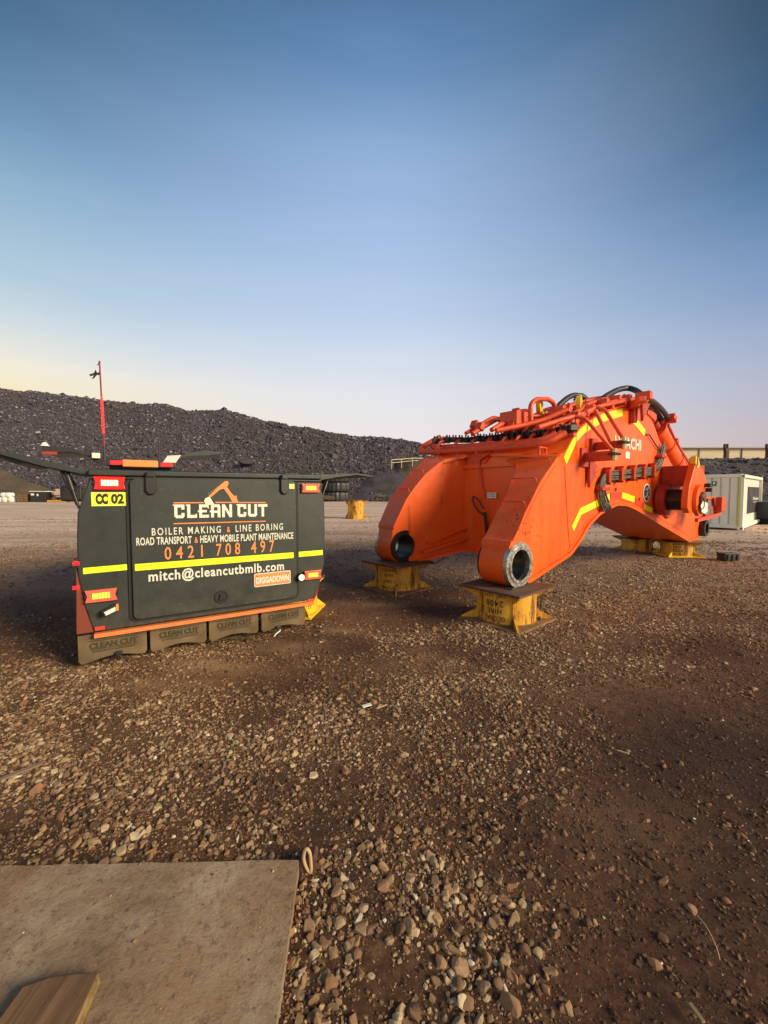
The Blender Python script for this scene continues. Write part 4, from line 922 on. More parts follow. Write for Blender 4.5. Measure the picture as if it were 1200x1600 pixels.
# pin boss with outer lug plate
c0_ = nearp(1057, 783); 
m = MB(); n_ = 26; pts = [nearp(*p) for p in ((1066, 738), (1051, 748), (1043, 762), (1038, 778), (1035, 795), (1036, 806), (1041, 810), (1052, 800), (1066, 792), (1074, 780), (1076, 755))]
m.prism([(p.x, p.z) for p in pts], .2-.05, .205, lambda a, b, y: (a, y, b)); m.build('pin_base_plate', M_rd, boom, bevel=.01)
ring_c = P(1087, 781.5, -.38); pin_b = Vector((ring_c.x, .2, ring_c.z))
MB().cyl(pin_b+Vector((0, -.04, 0)), pin_b+Vector((0, -.18, 0)), .29, 28).build('pin_boss', M_rd, boom, True)
MB().cyl(pin_b+Vector((0, -.1, 0)), pin_b+Vector((0, -.5, 0)), .19, 28).build('pin_shaft', M_gr, boom, True)
OL = [(1091.5, 712), (1094, 727), (1100, 739), (1104, 751), (1104.7, 765.6), (1101, 776), (1097, 787), (1092.5, 795.6), (1085, 800.5), (1077.5, 802), (1074.5, 794), (1075, 780), (1077.5, 760), (1083, 739), (1087, 725), (1088.5, 714)]
pl = [P(px, py, -.40) for px, py in OL]
lug = MB().prism([(p.x, p.z) for p in pl], -.40, -.30, lambda a, b, y: (a, y, b)).build('lug_plate', M_or, boom, bevel=.012)
ey = [P(px, py, -.415) for px, py in ((1091.8, 711), (1094.2, 727), (1091, 733), (1087.3, 724), (1088, 713))]
MB().prism([(p.x, p.z) for p in ey], -.412, -.33, lambda a, b, y: (a, y, b)).build('lug_eye', M_yb, lug, bevel=.008)
e = P(1090.8, 719, -.42); MB().prism([(e.x-.045, e.z-.1), (e.x+.03, e.z-.1), (e.x+.04, e.z+.08), (e.x-.02, e.z+.08)], -.4135, -.4115, lambda a, b, y: (a, y, b)).build('eye_hole', M_blk, lug)
MB().cyl((ring_c.x, -.40, ring_c.z), (ring_c.x, -.46, ring_c.z), .28, 32).build('lug_boss', M_or, lug, True)
MB().cyl((ring_c.x, -.46, ring_c.z), (ring_c.x, -.50, ring_c.z), .15, 6).build('pin_end', M_ru, lug)
for dz, dx in ((.26, .18), (.18, .26)): MB().box((ring_c.x+dx, -.5, ring_c.z+dz), (.07, .09, .07)).build('keeper_block', M_gr, lug, bevel=.01)
q = [P(1053, 727.5, .15), P(1080, 728, -.24)]
MB().prism([(P(1052, 728, .0).x, P(1052, 728, .0).z), (P(1079, 728, -.0).x, P(1079, 728, .0).z), (P(1079, 728, 0).x, ring_c.z+.25), (P(1052, 728, .0).x, ring_c.z+.25)], -.23, .19, lambda a, b, y: (a, y, b)).build('lug_box', M_rd, boom, bevel=.01)
# red frame with end plate right of the lug
e0, e1 = P(1092, 776, -.15), P(1126, 780, -.35); f0, f1 = P(1088, 813, -.15), P(1124, 803, -.35)
fr_ = MB().beam(e0, e1, .06, .05).build('end_frame', M_op, boom)
MB().beam(f0, f1, .06, .07).build('frame_bar', M_op, fr_); MB().beam(P(1093, 791, -.15), P(1125, 794, -.35), .05, .04).build('frame_bar', M_rd, fr_)
MB().beam(P(1104, 778, -.2), P(1100, 807, -.2), .05, .05).build('frame_bar', M_rd, fr_); MB().beam(P(1114, 779, -.3), P(1118, 803, -.3), .05, .05).build('frame_bar', M_rd, fr_)
MB().prism([(P(1122, 778, -.35).x, P(1122, 776.5, -.35).z), (P(1128.5, 778, -.35).x, P(1128, 777, -.35).z), (P(1127, 799, -.35).x, P(1127, 799, -.35).z), (P(1121, 800, -.35).x, P(1121, 800, -.35).z)], -.42, -.28, lambda a, b, y: (a, y, b)).build('end_plate', M_op, fr_, bevel=.02)
tg = [P(px, py, -.5) for px, py in ((1098, 783), (1105, 786), (1105, 799), (1101, 803), (1096, 800), (1094.5, 790))]
tg_ = MB().prism([(p.x, p.z) for p in tg], -.506, -.5, lambda a, b, y: (a, y, b)).build('white_tag', M_white, boom)
a = P(1097.5, 776, -.5); b = P(1100, 792, -.51); MB().tube(smooth_path([a, P(1100, 781, -.51), b, P(1095, 797, -.51)], 4), .008, 6).build('cable_tie', M_blk, tg_)
tr_ = P(1098, 825, .17); tr_.x = min(tr_.x, 7.62)
MB().ring((tr_.x, .2, tr_.z), (0, 1, 0), .19, .12, .22, 28).build('tip_bore_ring', M_bk, boom, True)
MB().cyl((tr_.x, .33, tr_.z), (tr_.x, 1.3, tr_.z), .20, 24).build('tip_bore_tube', M_gr, boom, True)
MB().box(((tr_.x+7.35)/2, .8, tr_.z+.02), (abs(tr_.x-7.35)+.05, .7, .42)).build('tip_web', M_or, boom, bevel=.03)
# conduit, notice and cable loop on the front wall
W_ = SW-.03
loop([T(771, 706, 1.0), T(762, 710, .95), T(749, 718, W_-.02), T(750, 740, W_), T(756, 777, W_)], .017, 'conduit', .05)
c = T(768.5, 774, W_); nt_ = MB().box(c, (.012, .155, .08)).build('white_notice', M_white, boom)
m = MB(); text_into(m, 'DANGER', lambda a, b: (c.x-.008, a, b), c.y+.066, c.y-.066, c.z+.012, .020, .01); text_into(m, 'DO NOT OPERATE', lambda a, b: (c.x-.008, a, b), c.y+.07, c.y-.07, c.z-.022, .018, .005); m.build('lettering', M_blk, nt_)
MB().tube(smooth_path([T(756, 795, W_-.03), T(748, 782, W_-.05), T(740, 776, W_-.06), T(739, 783, W_-.06), T(747, 798, W_-.04), T(756, 806, W_-.02), T(759, 822, W_), T(761, 836, W_)], 5), .012, 8).build('looped_cable', M_bk, boom, True)
MB().cyl(T(757, 800, W_-.03), T(761, 836, W_-.02), .022, 8).build('cable_sleeve', M_bk, boom, True)
# packers between boom and stands, and stands at the tip
o = MB().box((near_c[0]+.05, near_c[1]-.02, .403), (.46, .26, .010), Matrix.Rotation(.75, 4, 'Z')).build('rubber_packer', M_bk); tag(o, 'thin black rubber mat between the near boom foot and its stand', 'packer')
qz = zb(6.9)
def bl(s, w_): return BO+bd*s+bw*w_
tn = bl(7.02, .50); tf = bl(7.05, 1.33)
Ht = qz-.05
s3 = stand('bright yellow boom stand stencilled 2326 beneath the boom\'s far tip', (tn[0], tn[1], 0), R(-51+45), [('GLOBAL', .05, .76), ('HIRE', .045, .57), ('2326', .062, .33), ('SWL 222T', .038, .12)], H=Ht, gus=M_yb, front=face_ang(tn, R(-6), .05), mats=(M_ye, M_yb, M_rp))
s4 = stand('darker orange boom stand left of the stand stencilled 2326, in the boom\'s shade', (tf[0], tf[1], 0), R(8), [('GLOBAL', .04, .8), ('HIRE', .04, .6), ('SWL 222T', .038, .10)], H=Ht, front=face_ang(tf, R(8), -.1))
# distant drum stand
q = G(555, 811)
s5 = stand('tall yellow drum stand standing alone in the far yard between vehicle and boom', (q[0], q[1]+.45, 0), R(38), [('GLOBAL', .07, .60), ('HIRE', .07, .50), ('2308', .09, .38), ('SWL 222T', .06, .28)], H=1.0, Rd=.42, half=.46, mats=(M_ye, M_ye, M_ru), front=face_ang(q, R(38), -.3))
# ------------------------------------------------------------------ service vehicle
UR = R(31.79); U0 = np.array([-2.352, 3.325, 0.0]); ue = np.array([math.cos(UR), math.sin(UR), 0]); uf = np.array([-math.sin(UR), math.cos(UR), 0])
ute = thing('service_ute', 'dark grey service truck with lettered rear door, lit tail lights and raised side hatches', 'service truck', tuple(U0), UR)
def UP(px, py, y=0.0):
    q = onp(px, py, U0+uf*y, uf)-U0; return Vector((float(q@ue), y, float(q[2])))
def USx(px, py, x):
    q = onp(px, py, U0+ue*x, ue)-U0; return Vector((x, float(q@uf), float(q[2])))
OUT = [(141, 739), (121, 801), (120, 840), (121, 896), (131, 944), (147, 989), (300, 965), (489, 937), (499, 916), (507, 880), (508, 829), (507, 784), (499, 748)]
o2 = [UP(*p) for p in OUT]; zs = (o2[5].z+o2[7].z)/2
zt = (UP(150, 737).z+UP(500, 745).z)/2
def proj_pts(pts, y=0): return [(UP(px, py, y).x, UP(px, py, y).z) for px, py in pts]
pts = proj_pts(OUT); pts[0] = (pts[0][0], zt-.03); pts[-1] = (pts[-1][0], zt-.03); pts[5] = (pts[5][0], zs); pts[6] = (pts[6][0], zs); pts[7] = (pts[7][0], zs)
UL, UR_ = min(p[0] for p in pts), max(p[0] for p in pts)
f2 = lambda a, b, y: (a, y, b)
MB().prism(pts, 0, .28, f2).build('rear_panel', M_ca, ute, bevel=.012)
up_ = [p for p in pts if p[1] > .52]; lo = .52
body2 = [(UL+.02, lo), (UL+.0, .75), pts[2], pts[1], pts[0], pts[-1], pts[-2], (UR_, .75), (UR_-.02, lo)]
MB().prism(body2, .28, 2.35, f2).build('canopy_body', M_ca, ute)
a, b = pts[0], pts[-1]
MB().box(((a[0]+b[0])/2, 1.17, zt-.005), (b[0]-a[0]+.03, 2.40, .055)).build('roof', M_ca, ute, bevel=.015)
MB().box(((a[0]+b[0])/2, -.022, zt-.045), (b[0]-a[0]+.02, .018, .012)).build('roof_gutter', M_dk, ute)
# rear door
D0, D1, D2, D3 = UP(206, 742), UP(205, 977), UP(462, 925), UP(461, 752)
dx0, dx1 = (D0.x+D1.x)/2, (D2.x+D3.x)/2; dz1 = zt-.05; dz0 = (D1.z+D2.z)/2
def rrect(x0, x1, z0, z1, r, n=6):
    o = []
    for cx_, cz_, a0__ in ((x1-r, z1-r, 0), (x0+r, z1-r, 90), (x0+r, z0+r, 180), (x1-r, z0+r, 270)):
        for k in range(n+1): a_ = R(a0__+90*k/n); o.append((cx_+r*math.cos(a_), cz_+r*math.sin(a_)))
    return o
MB().prism(rrect(dx0-.028, dx1+.03, dz0-.02, dz1+.015, .06), -.012, -.001, f2).build('door_seal', M_sl, ute)
door = MB().prism(rrect(dx0, dx1, dz0, dz1, .045), -.034, -.012, f2).build('rear_door', M_ca, ute, bevel=.006)
yf = -.0352
ytop = lambda a, b: (a, yf, b)
def uline(txt, pl_, pr_, cap_px, mt, bold, name, spacing=1.0, par=None, yy=yf):
    l, r = UP(*pl_), UP(*pr_); c_ = UP(pl_[0], pl_[1]-cap_px).z-l.z
    m = MB(); v, f = text2d(txt, bold, spacing); a0_, a1_ = v[:, 0].min(), v[:, 0].max()
    m.add([(l.x+(a-a0_)/(a1_-a0_)*(r.x-l.x), yy, l.z+(r.z-l.z)*(a-a0_)/(a1_-a0_)+b/.72*c_) for a, b in v], f); return m.build(name, mt, par or door)
M = UP
uline('BOILER MAKING', (237, 836), (344, 831.5), 11.5, M_wh, .012, 'service_lettering', 1.35)
uline('&', (353.5, 831), (358.5, 830.8), 9, M_ov, .01, 'ampersand')
uline('LINE BORING', (367, 830.5), (440.5, 827), 10.8, M_wh, .012, 'service_lettering', 1.35)
uline('ROAD TRANSPORT', (213, 851.5), (299, 848), 12, M_wh, .02, 'service_lettering', 1.05)
uline('&', (303.5, 847.5), (308.5, 847.2), 9, M_ov, .01, 'ampersand')
uline('HEAVY MOBILE PLANT MAINTENANCE', (312, 847.3), (456.5, 841), 11.3, M_wh, .02, 'service_lettering', 1.05)
uline('0421', (257, 873.5), (316, 869), 20, M_ov, .006, 'phone_lettering', 1.6)
uline('708', (337, 867.5), (374, 864.8), 19, M_ov, .006, 'phone_lettering', 1.6)
uline('497', (391, 863.6), (427, 861), 19, M_ov, .006, 'phone_lettering', 1.6)
uline('mitch@cleancutbmlb.com', (232, 907.3), (442, 889.3), 15.5, M_wh, .024, 'address_lettering', 1.12)
# block capitals of the name: strokes as non-overlapping rectangles
LET = {'C': [(0, .1, .24, .9), (.0, .9, .78, 1), (.24, .78, .78, .9), (.54, .62, .78, .78), (.1, 0, .70, .1), (.24, .1, .78, .22), (.54, .22, .78, .38), (-.1, .92, 0, 1)],
       'L': [(.05, .0, .30, 1), (-.05, .9, .05, 1), (.30, 0, .82, .22), (.70, .22, .82, .30)],
       'E': [(.06, 0, .30, 1), (.30, .78, .85, 1), (.30, .40, .68, .58), (.30, 0, .85, .22), (-.04, .42, .06, .54), (.75, .68, .85, .78)],
       'A': [(.06, 0, .30, .9), (.12, .9, .78, 1), (.30, .78, .60, .9), (.60, 0, .84, .9), (.30, .34, .60, .52), (-.04, .40, .06, .52)],
       'N': [(0, 0, .23, 1), (.62, 0, .85, 1)],
       'U': [(0, .1, .24, 1), (.58, .1, .82, 1), (.1, 0, .72, .1), (.24, .1, .58, .22)],
       'T': [(.3, 0, .54, .78), (-.02, .78, .86, 1)]}
l, r = UP(272, 809.5), UP(416.5, 806.5); tz = UP(300, 789).z-UP(300, 810).z; zb_ = l.z; slp = (r.z-l.z)/(r.x-l.x)
m = MB(); word = 'CLEAN CUT'; adv = [.93, .93, .96, .98, 1.0, .32, .93, .93, .9]; tot = sum(adv)-.04; x_ = l.x; sc_ = (r.x-l.x)/tot
for ch, ad in zip(word, adv):
    for (a, b, c, d) in LET.get(ch, []): m.add([(x_+p*sc_, yf, zb_+q_*tz+slp*(x_+p*sc_-l.x)) for p, q_ in ((a, b), (c, b), (c, d), (a, d))], [(0, 1, 2, 3)])
    if ch == 'N': m.add([(x_+a*sc_, yf, zb_+b*tz+slp*(x_+a*sc_-l.x)) for a, b in ((.23, 1), (.23, .62), (.62, 0), (.62, .38))], [(0, 1, 2, 3)])
    x_ += ad*sc_
m.build('name_lettering', M_wh, door)
def flatpoly(pxs, mt, name, par=door, yy=yf): return MB().add([(UP(*p).x, yy, UP(*p).z) for p in pxs], [tuple(range(len(pxs)))]).build(name, mt, par)
def px8(a, b): return (260+a/6, 740+b/6)
m = MB()
for pxs in ([px8(p, q_) for p, q_ in ((64, 268), (345, 266), (345, 276), (64, 279))], [px8(p, q_) for p, q_ in ((455, 264), (924, 266), (924, 274), (455, 275))], [px8(p, q_) for p, q_ in ((64, 462), (922, 440), (922, 448), (64, 472))]):
    m.add([(UP(*p).x, yf, UP(*p).z) for p in pxs], [(0, 1, 2, 3)])
m.build('logo_rule', M_ov, door)
arm = [(388, 212), (500, 105), (545, 72), (570, 72), (577, 95), (560, 125), (600, 180), (636, 215), (648, 200), (652, 230), (665, 262), (612, 266), (575, 200), (530, 140), (495, 150), (405, 225)]
flatpoly([px8(*p) for p in arm], M_ov, 'logo_arm', yy=yf-.001)
flatpoly([px8(*p) for p in ((348, 255), (358, 232), (385, 218), (402, 222), (425, 258), (442, 284), (475, 290), (372, 294), (356, 280))], M_wh, 'logo_bucket', yy=yf-.002)
MB().beam(UP(*px8(384, 190))+Vector((0, yf-.001, 0)), UP(*px8(480, 122))+Vector((0, yf-.001, 0)), .001, .005, (0, 1, .001)).build('logo_ram', M_wh, door)
# tapes
def uband(pl_, pr_, hpx, mt, name, yy, par):
    a, b = UP(*pl_), UP(*pr_); h = UP(pl_[0], pl_[1]-hpx).z-a.z
    return MB().prism([(a.x, a.z), (b.x, b.z), (b.x, b.z+h), (a.x, a.z+h)], yy-.002, yy, f2).build(name, mt, par)
uband((211, 891), (457, 871), 10.5, M_lime, 'lime_tape', yf+.0005, door)
tz0 = UP(211, 891).z; 
uband((130, 897), (198.5, 890.5), 9.5, M_lime, 'lime_tape', -.0005, ute); uband((463, 870.5), (504, 867), 8, M_lime, 'lime_tape', -.0005, ute)
# name plate
a, b = UP(397, 915), UP(451, 909); c_ = UP(397, 896).z; d_ = UP(451, 892).z; z0_, z1_ = (a.z+b.z)/2, (c_+d_)/2
MB().prism(rrect(a.x-.008, b.x+.008, z0_-.008, z1_+.008, .015), -.040, -.0345, f2).build('plate_border', M_wh, door)
np_ = MB().prism(rrect(a.x, b.x, z0_, z1_, .012), -.0425, -.040, f2).build('number_plate', M_ov, door)
m = MB(); text_into(m, 'DIGGADOWN', lambda a, b: (a, -.0440, b), a.x+.010, b.x-.010, z0_+.026, (z1_-z0_)*.50, .045); m.build('lettering', M_wh, np_)
m = MB()
for u_ in (a.x+.02, b.x-.02): m.cyl((u_, -.0425, z1_-.018), (u_, -.045, z1_-.018), .006, 8)
m.build('screw', M_dk, np_)
# call sign plate
a, b = UP(143, 791), UP(199, 790); t_ = UP(143, 769.5).z; c_ = UP(199, 769).z; z0_, z1_ = (a.z+b.z)/2, (t_+c_)/2
cs = MB().box(((a.x+b.x)/2, -.003, (z0_+z1_)/2), (b.x-a.x, .006, z1_-z0_)).build('call_sign_plate', M_lime, ute)
m = MB(); text_into(m, 'CC', lambda a, b: (a, -.0068, b), a.x+.028, a.x+(b.x-a.x)*.46, z0_+.022, (z1_-z0_)*.66, .075); text_into(m, '02', lambda a, b: (a, -.0068, b), a.x+(b.x-a.x)*.54, b.x-.022, z0_+.022, (z1_-z0_)*.66, .05); m.build('lettering', M_blk, cs)
m = MB()
for k in (0, 1):
    m.box(((a.x+b.x)/2, -.0066, (z0_+.006, z1_-.006)[k]), (b.x-a.x-.01, .001, .003)); m.box(((a.x+.006, b.x-.006)[k], -.0066, (z0_+z1_)/2), (.003, .001, z1_-z0_-.016))
m.build('plate_outline', M_wh, cs)
q = UP(454, 760); MB().box((q.x, -.0355, q.z), (.055, .003, .05)).build('yellow_sticker', mat('pale_yellow_sticker', (.7, .66, .2), .5), door)
# door hardware
for px in (235, 442):
    q = UP(px, 752); o = MB().prism([(-.04, .03), (.04, .03), (.042, -.10), (.02, -.135), (-.02, -.135), (-.042, -.10)], -.062, -.035, lambda a, b, y: (q.x+a, y, dz1+.0+b)).build('hinge', M_dk, door, bevel=.01)
    MB().box((q.x, -.05, dz1+.035), (.07, .045, .05)).build('hinge_knuckle', M_dk, o, bevel=.012)
q = UP(345, 931); lk = MB().ring((q.x, -.037, q.z), (0, 1, 0), .062, .046, .014, 28).build('door_latch', M_dk, door, True)
MB().cyl((q.x, -.034, q.z), (q.x, -.037, q.z), .048, 24).build('latch_cup', M_blk, lk); MB().prism([(-.025, -.03), (.025, -.03), (.012, .03), (-.012, .03)], -.052, -.037, lambda a, b, y: (q.x+a, y, q.z+b)).build('latch_handle', M_dk, lk, bevel=.004)
# tail lights
def lamp(pl_, pr_, hpx, lit, lens, name, label=None):
    a, b = UP(*pl_), UP(*pr_); h = UP(pl_[0], pl_[1]-hpx).z-a.z; x0, x1, z0, z1 = a.x, b.x, (a.z+b.z)/2, (a.z+b.z)/2+h; w_ = x1-x0; c = .16*w_
    o = MB().box(((x0+x1)/2, -.008, (z0+z1)/2), (w_*1.02, .016, h*.96)).build(name, M_dk, ute, bevel=.006)
    if label: o['label'] = label
    out_ = [(x0, z0), (x0+c, z0-.002), (x1-c, z0-.002), (x1, z0), (x1-c*.45, (z0+z1)/2), (x1, z1), (x1-c, z1), (x0+c, z1), (x0, z1), (x0+c*.45, (z0+z1)/2)]
    MB().prism(out_, -.034, -.016, f2).build('lens', lens, o, bevel=.004)
    m = MB()
    for k in range(6):
        cx_ = x0+w_*(.27+.46*k/5); m.box((cx_, -.036, (z0+z1)/2), (w_*.066, .006, h*.46))
    led = m.build('led_strip', M_ledw if label else M_leda, o)
    for sx in (-1, 1): MB().cyl(((x0+x1)/2+sx*w_*.43, -.016, (z0+z1)/2), ((x0+x1)/2+sx*w_*.43, -.024, (z0+z1)/2), h*.2, 12).build('mount_screw', M_dk, o)
    return o
lamp((147, 765), (196, 763), 19, 1, M_lensr, 'tail_light', 'upper left tail light glowing brightest red')
lamp((133, 940.5), (184, 936.5), 19, 1, M_lens, 'tail_light'); lamp((470, 769.5), (498.5, 769), 13.5, 1, M_lens, 'tail_light'); lamp((474, 905), (501, 903), 13.5, 1, M_lens, 'tail_light')
def marker(px0, px1, py, h):
    a, b = UP(px0, py), UP(px1, py-.5); MB().box(((a.x+b.x)/2, -.006, a.z), (b.x-a.x, .012, h)).build('reflector', M_rtape, ute, bevel=.003)
marker(148, 164, 982.5, .032); marker(480, 490, 938.5, .028)
# work light (left) and reverse light (right)
q = UP(172, 951); wl = MB().box((q.x, -.055, q.z), (.11, .05, .055), Matrix.Rotation(-.42, 4, 'Y')).build('work_light', M_dk, ute, bevel=.008)
MB().box((q.x+.006, -.084, q.z-.002), (.085, .01, .034), Matrix.Rotation(-.42, 4, 'Y')).build('lens', M_lensw, wl, bevel=.003)
MB().cyl((q.x-.02, 0, q.z), (q.x-.01, -.035, q.z), .018, 8).build('bracket', M_br, wl); MB().box((q.x+.052, -.07, q.z+.022), (.02, .05, .05)).build('amber_cap', M_ov, wl, bevel=.004)
q = UP(467, 900); wl = MB().cyl((q.x, -.02, q.z), (q.x, -.085, q.z), .037, 24).build('reverse_light', M_dk, ute, True); MB().cyl((q.x-.002, -.085, q.z), (q.x-.002, -.092, q.z), .031, 24).build('lens', mat('warm_white_lens', (.8, .75, .5), .2, 0, None, (1, .85, .5), .8), wl)
# sill, side skirts
a, b = UP(147, 989.5), UP(489, 938); zz = zs-.012
MB().box(((a.x+b.x)/2, -.01, zz-.012), (b.x-a.x, .06, .034)).build('rear_sill', M_osill, ute, bevel=.004)
for sgn in (0, 1):
    if sgn == 0: pp = [UP(121, 897), UP(131, 944), UP(147, 988), UP(119.5, 992), UP(119, 890)]
    else: pp = [UP(507.5, 878), UP(499, 917), UP(489.5, 938), UP(490, 941), UP(496, 930)]
    MB().prism([(p.x, p.z) for p in pp], .012, .9, f2).build('side_skirt', M_rd if sgn else mat('rust_red_skirt', (.19, .035, .018), .6), ute)
# side marker lamps on the left edge
for py in (880.5, 918.5):
    q = UP(121 if py < 900 else 120.5, py, .0); MB().cyl((q.x-.028, .005, q.z), (q.x+.01, .005, q.z), .014, 12).build('side_marker', M_ledr, ute, True)
# mud flaps with raised lettering
fl_px = [((121, 992), (229, 985), (229, 1027), (121, 1040), 'leftmost'), ((234, 980), (322, 973), (322, 1013), (234, 1024), 0), ((326, 972.5), (403, 962.5), (403, 999), (326, 1010), 0), ((408, 962), (476, 949), (476, 985), (408, 992), 0)]
for tl, tr, br, bl_, _ in fl_px:
    a, b = UP(*tl, .03), UP(*tr, .03); zc0 = max(UP(*bl_, .03).z, .035); zc1 = max(UP(*br, .03).z, .04); zt_ = zs-.02
    n_ = 14; poly = [(a.x, zt_), (a.x, zc0+.03), (a.x+.02, zc0)]
    for k in range(1, n_): u_ = k/n_; poly.append((a.x+(b.x-a.x)*(.1+.8*u_), zc0*(1-u_)+zc1*u_+.035*math.sin(math.pi*u_)**1.0*(1 if b.x-a.x > .3 else .4)))
    poly += [(b.x-.015, zc1), (b.x, zc1+.03), (b.x, zt_)]
    fo = MB().prism(poly, .02, .034, f2).build('mud_flap', M_fl, ute, bevel=.003)
    w_ = b.x-a.x; zm = zt_-.118; m = MB()
    for (x0, x1) in ((a.x+w_*.16, b.x-w_*.14),):
        text_into(m, 'CLEAN CUT', lambda u_, v_: (u_, .0135, v_), x0, x1, zm, .045, .045)
        text_into(m, 'BOILER MAKING & LINE BORING', lambda u_, v_: (u_, .0135, v_), x0+.02, x1-.02, zm-.032, .012, .02)
        m.box(((x0+x1)/2, .0165, zm+.06), (x1-x0, .006, .004)); m.box(((x0+x1)/2, .0165, zm-.010), (x1-x0, .006, .004))
    m.build('moulded_lettering', M_fd, fo)
# cables drooping from flaps
def UT(pts, r, nm, mt=M_bk): MB().tube(smooth_path([UP(px, py, y) for px, py, y in pts], 5), r, 8).build(nm, mt, ute, True)
UT([(184, 1022, .0), (190, 1026, -.02), (200, 1027, -.03), (209, 1033, -.05), (219, 1043, -.06)], .006, 'loose_cable', M_fd)
UT([(434, 983, .0), (438, 985, -.02), (430, 992, -.04), (425, 1004, -.05), (424, 1012, -.06)], .006, 'loose_cable', M_lensw)
UT([(330, 1003, .01), (350, 999, -.005), (370, 995, -.01), (400, 999, 0)], .006, 'loose_cable', M_fd)
for px, py in ((186, 1021), (435, 981)): q = UP(px, py, .0); MB().box(q, (.05, .03, .04)).build('tow_plug', M_dk, ute, bevel=.008)
# raised side hatches (seen edge on) with struts
hl = UP(141, 737); 
def hatch(xh, z0, pts, th, y0, y1, name='side_hatch'):
    return MB().prism(pts, y0, y1, f2).build(name, M_ca, ute, bevel=.006)
A = [UP(*p) for p in ((143, 737.5), (120, 731), (60, 716.5), (0, 704), (-60, 692), (-60, 697), (-2, 710), (55, 726), (112, 738), (140, 743))]
hatch(0, 0, [(p.x, p.z) for p in A], 0, .03, 1.25)
B = [UP(*p) for p in ((-60, 696), (0, 710), (30, 717), (36, 722), (16, 723), (-2, 715), (-60, 706))]
MB().prism([(p.x, p.z) for p in B], .1, 1.1, f2).build('hatch_stiffener', M_dk, ute)
A = [UP(*p) for p in ((499, 741), (520, 740.5), (560, 739.5), (594, 744.5), (578, 745), (560, 742.5), (528, 746), (500, 751))]
hatch(0, 0, [(p.x, p.z) for p in A], 0, .02, 1.25)
for (a, b, c) in (((104, 738, .1), (124, 795, .05), 0), ((97, 737, .12), (121, 790, .08), 0), ((511, 752, .1), (503, 778, .05), 1)):
    p0, p1 = UP(*a), UP(*b); MB().cyl(p0, p0.lerp(p1, .5), .017, 10).build('gas_strut', M_dk, ute, True); MB().cyl(p0.lerp(p1, .5), p1, .010, 10).build('strut_rod', M_dk, ute, True)
p0, p1 = UP(97, 736, .1), UP(118, 757, .08); MB().beam(UP(98, 735, .6), UP(116, 760, .6), .05, .05).build('hatch_brace', M_dk, ute)
# front pair of raised hatches over the forward toolboxes
q = [UP(*p, 2.35) for p in ((166, 713), (150, 708), (128, 705.5), (100, 698.5), (70, 697.5), (64, 700), (66, 705.5), (84, 708), (112, 707), (140, 714), (150, 723), (156, 722))]
f1_ = MB().prism([(p.x, p.z) for p in q], 2.35, 3.1, f2).build('front_hatch', M_dk, ute, bevel=.01)
c = UP(150, 712, 2.3); MB().box(c, (.09, .04, .07)).build('hatch_light', M_lensw, f1_, bevel=.01)
c = UP(70, 697, 2.5); MB().tube([c, c+Vector((0, 0, .045))], [.05, .02], 14).build('antenna_dome', M_white, f1_, True)
c = UP(78, 708, 2.34); MB().box(c, (.14, .03, .035)).build('amber_marker', M_rd, f1_)
q = [UP(*p, 2.35) for p in ((254, 723), (262, 712), (283, 711), (303, 706), (320, 703.5), (350, 706.5), (350, 709), (325, 712.5), (300, 713), (285, 714.5), (272, 725), (284, 732), (262, 732))]
f2_ = MB().prism([(p.x, p.z) for p in q], 2.35, 3.1, f2).build('front_hatch', M_ca, ute, bevel=.008)
q = [UP(*p, 2.33) for p in ((254, 723), (262, 712), (283, 711), (274, 724))]
MB().prism([(p.x, p.z) for p in q], 2.33, 2.345, f2).build('hatch_bracket', M_co2, f2_)
# roof items
o = MB().box((UP(219, 726, .45)), (UP(246, 726, .45).x-UP(192, 726, .45).x, .35, .065)).build('roof_tool_tray', M_ov, ute, bevel=.01)
MB().box((UP(220, 731, .6)), (.5, .4, .04)).build('tray_mount', M_dk, ute)
for px, py in ((183, 723), (260, 726.5)):
    q = UP(px, py, .35); o = MB().box(q-Vector((0, 0, .005)), (.17, .06, .055)).build('roof_beacon', M_dk, ute, bevel=.012); MB().box(q+Vector((0, -.034, 0)), (.10, .012, .03)).build('led_bar', M_ledr, o, bevel=.004)
MB().cyl(UP(249, 728, .9), UP(247.5, 672, .9), .0065, 8).build('radio_antenna', M_bk, ute, True)
MB().cyl(UP(134, 728, .9), UP(133, 715, .9), .005, 6).build('radio_antenna', M_bk, ute, True)
# whip flag: red lit spiral pole with tattered black flags
wy = 1.6; pa, pb = UP(164, 715, wy), UP(155.5, 566, wy)
wp = MB().cyl(pa-Vector((0, 0, .1)), pb, .008, 8).build('whip_pole', M_bk, ute, True)
L0 = (pb-pa)
hx = []
for i in range(420):
    t_ = i/419; c = pa.lerp(pb, .12+.88*t_); a_ = t_*2*math.pi*38; hx.append(c+Vector((math.cos(a_), math.sin(a_), 0))*.008)
MB().tube(hx, .0028, 5).build('led_spiral', M_pole, wp, True)
for i in range(11): c = pa.lerp(pb, .27+.36*i/10*.98); MB().ring(c, (0, 0, 1), .012, .005, .026, 10).build('led_cluster', M_ledr, wp, True)
def rag(p0, pts, nm='tattered_flag'):
    vs = [UP(px, py, wy+.02*math.sin(px)) for px, py in pts]; m = MB(); k = len(vs)
    m.add(vs+[v+Vector((0, .004, 0)) for v in vs], [tuple(range(k)), tuple(range(2*k-1, k-1, -1))]+[(i, (i+1) % k, (i+1) % k+k, i+k) for i in range(k)]); m.build(nm, M_blk, wp)
rag(0, [(156.5, 580), (152, 583), (149, 577), (148, 581), (146, 583), (139, 585), (141, 588), (147, 586.5), (143, 592), (147, 591), (151, 586), (157, 586)])
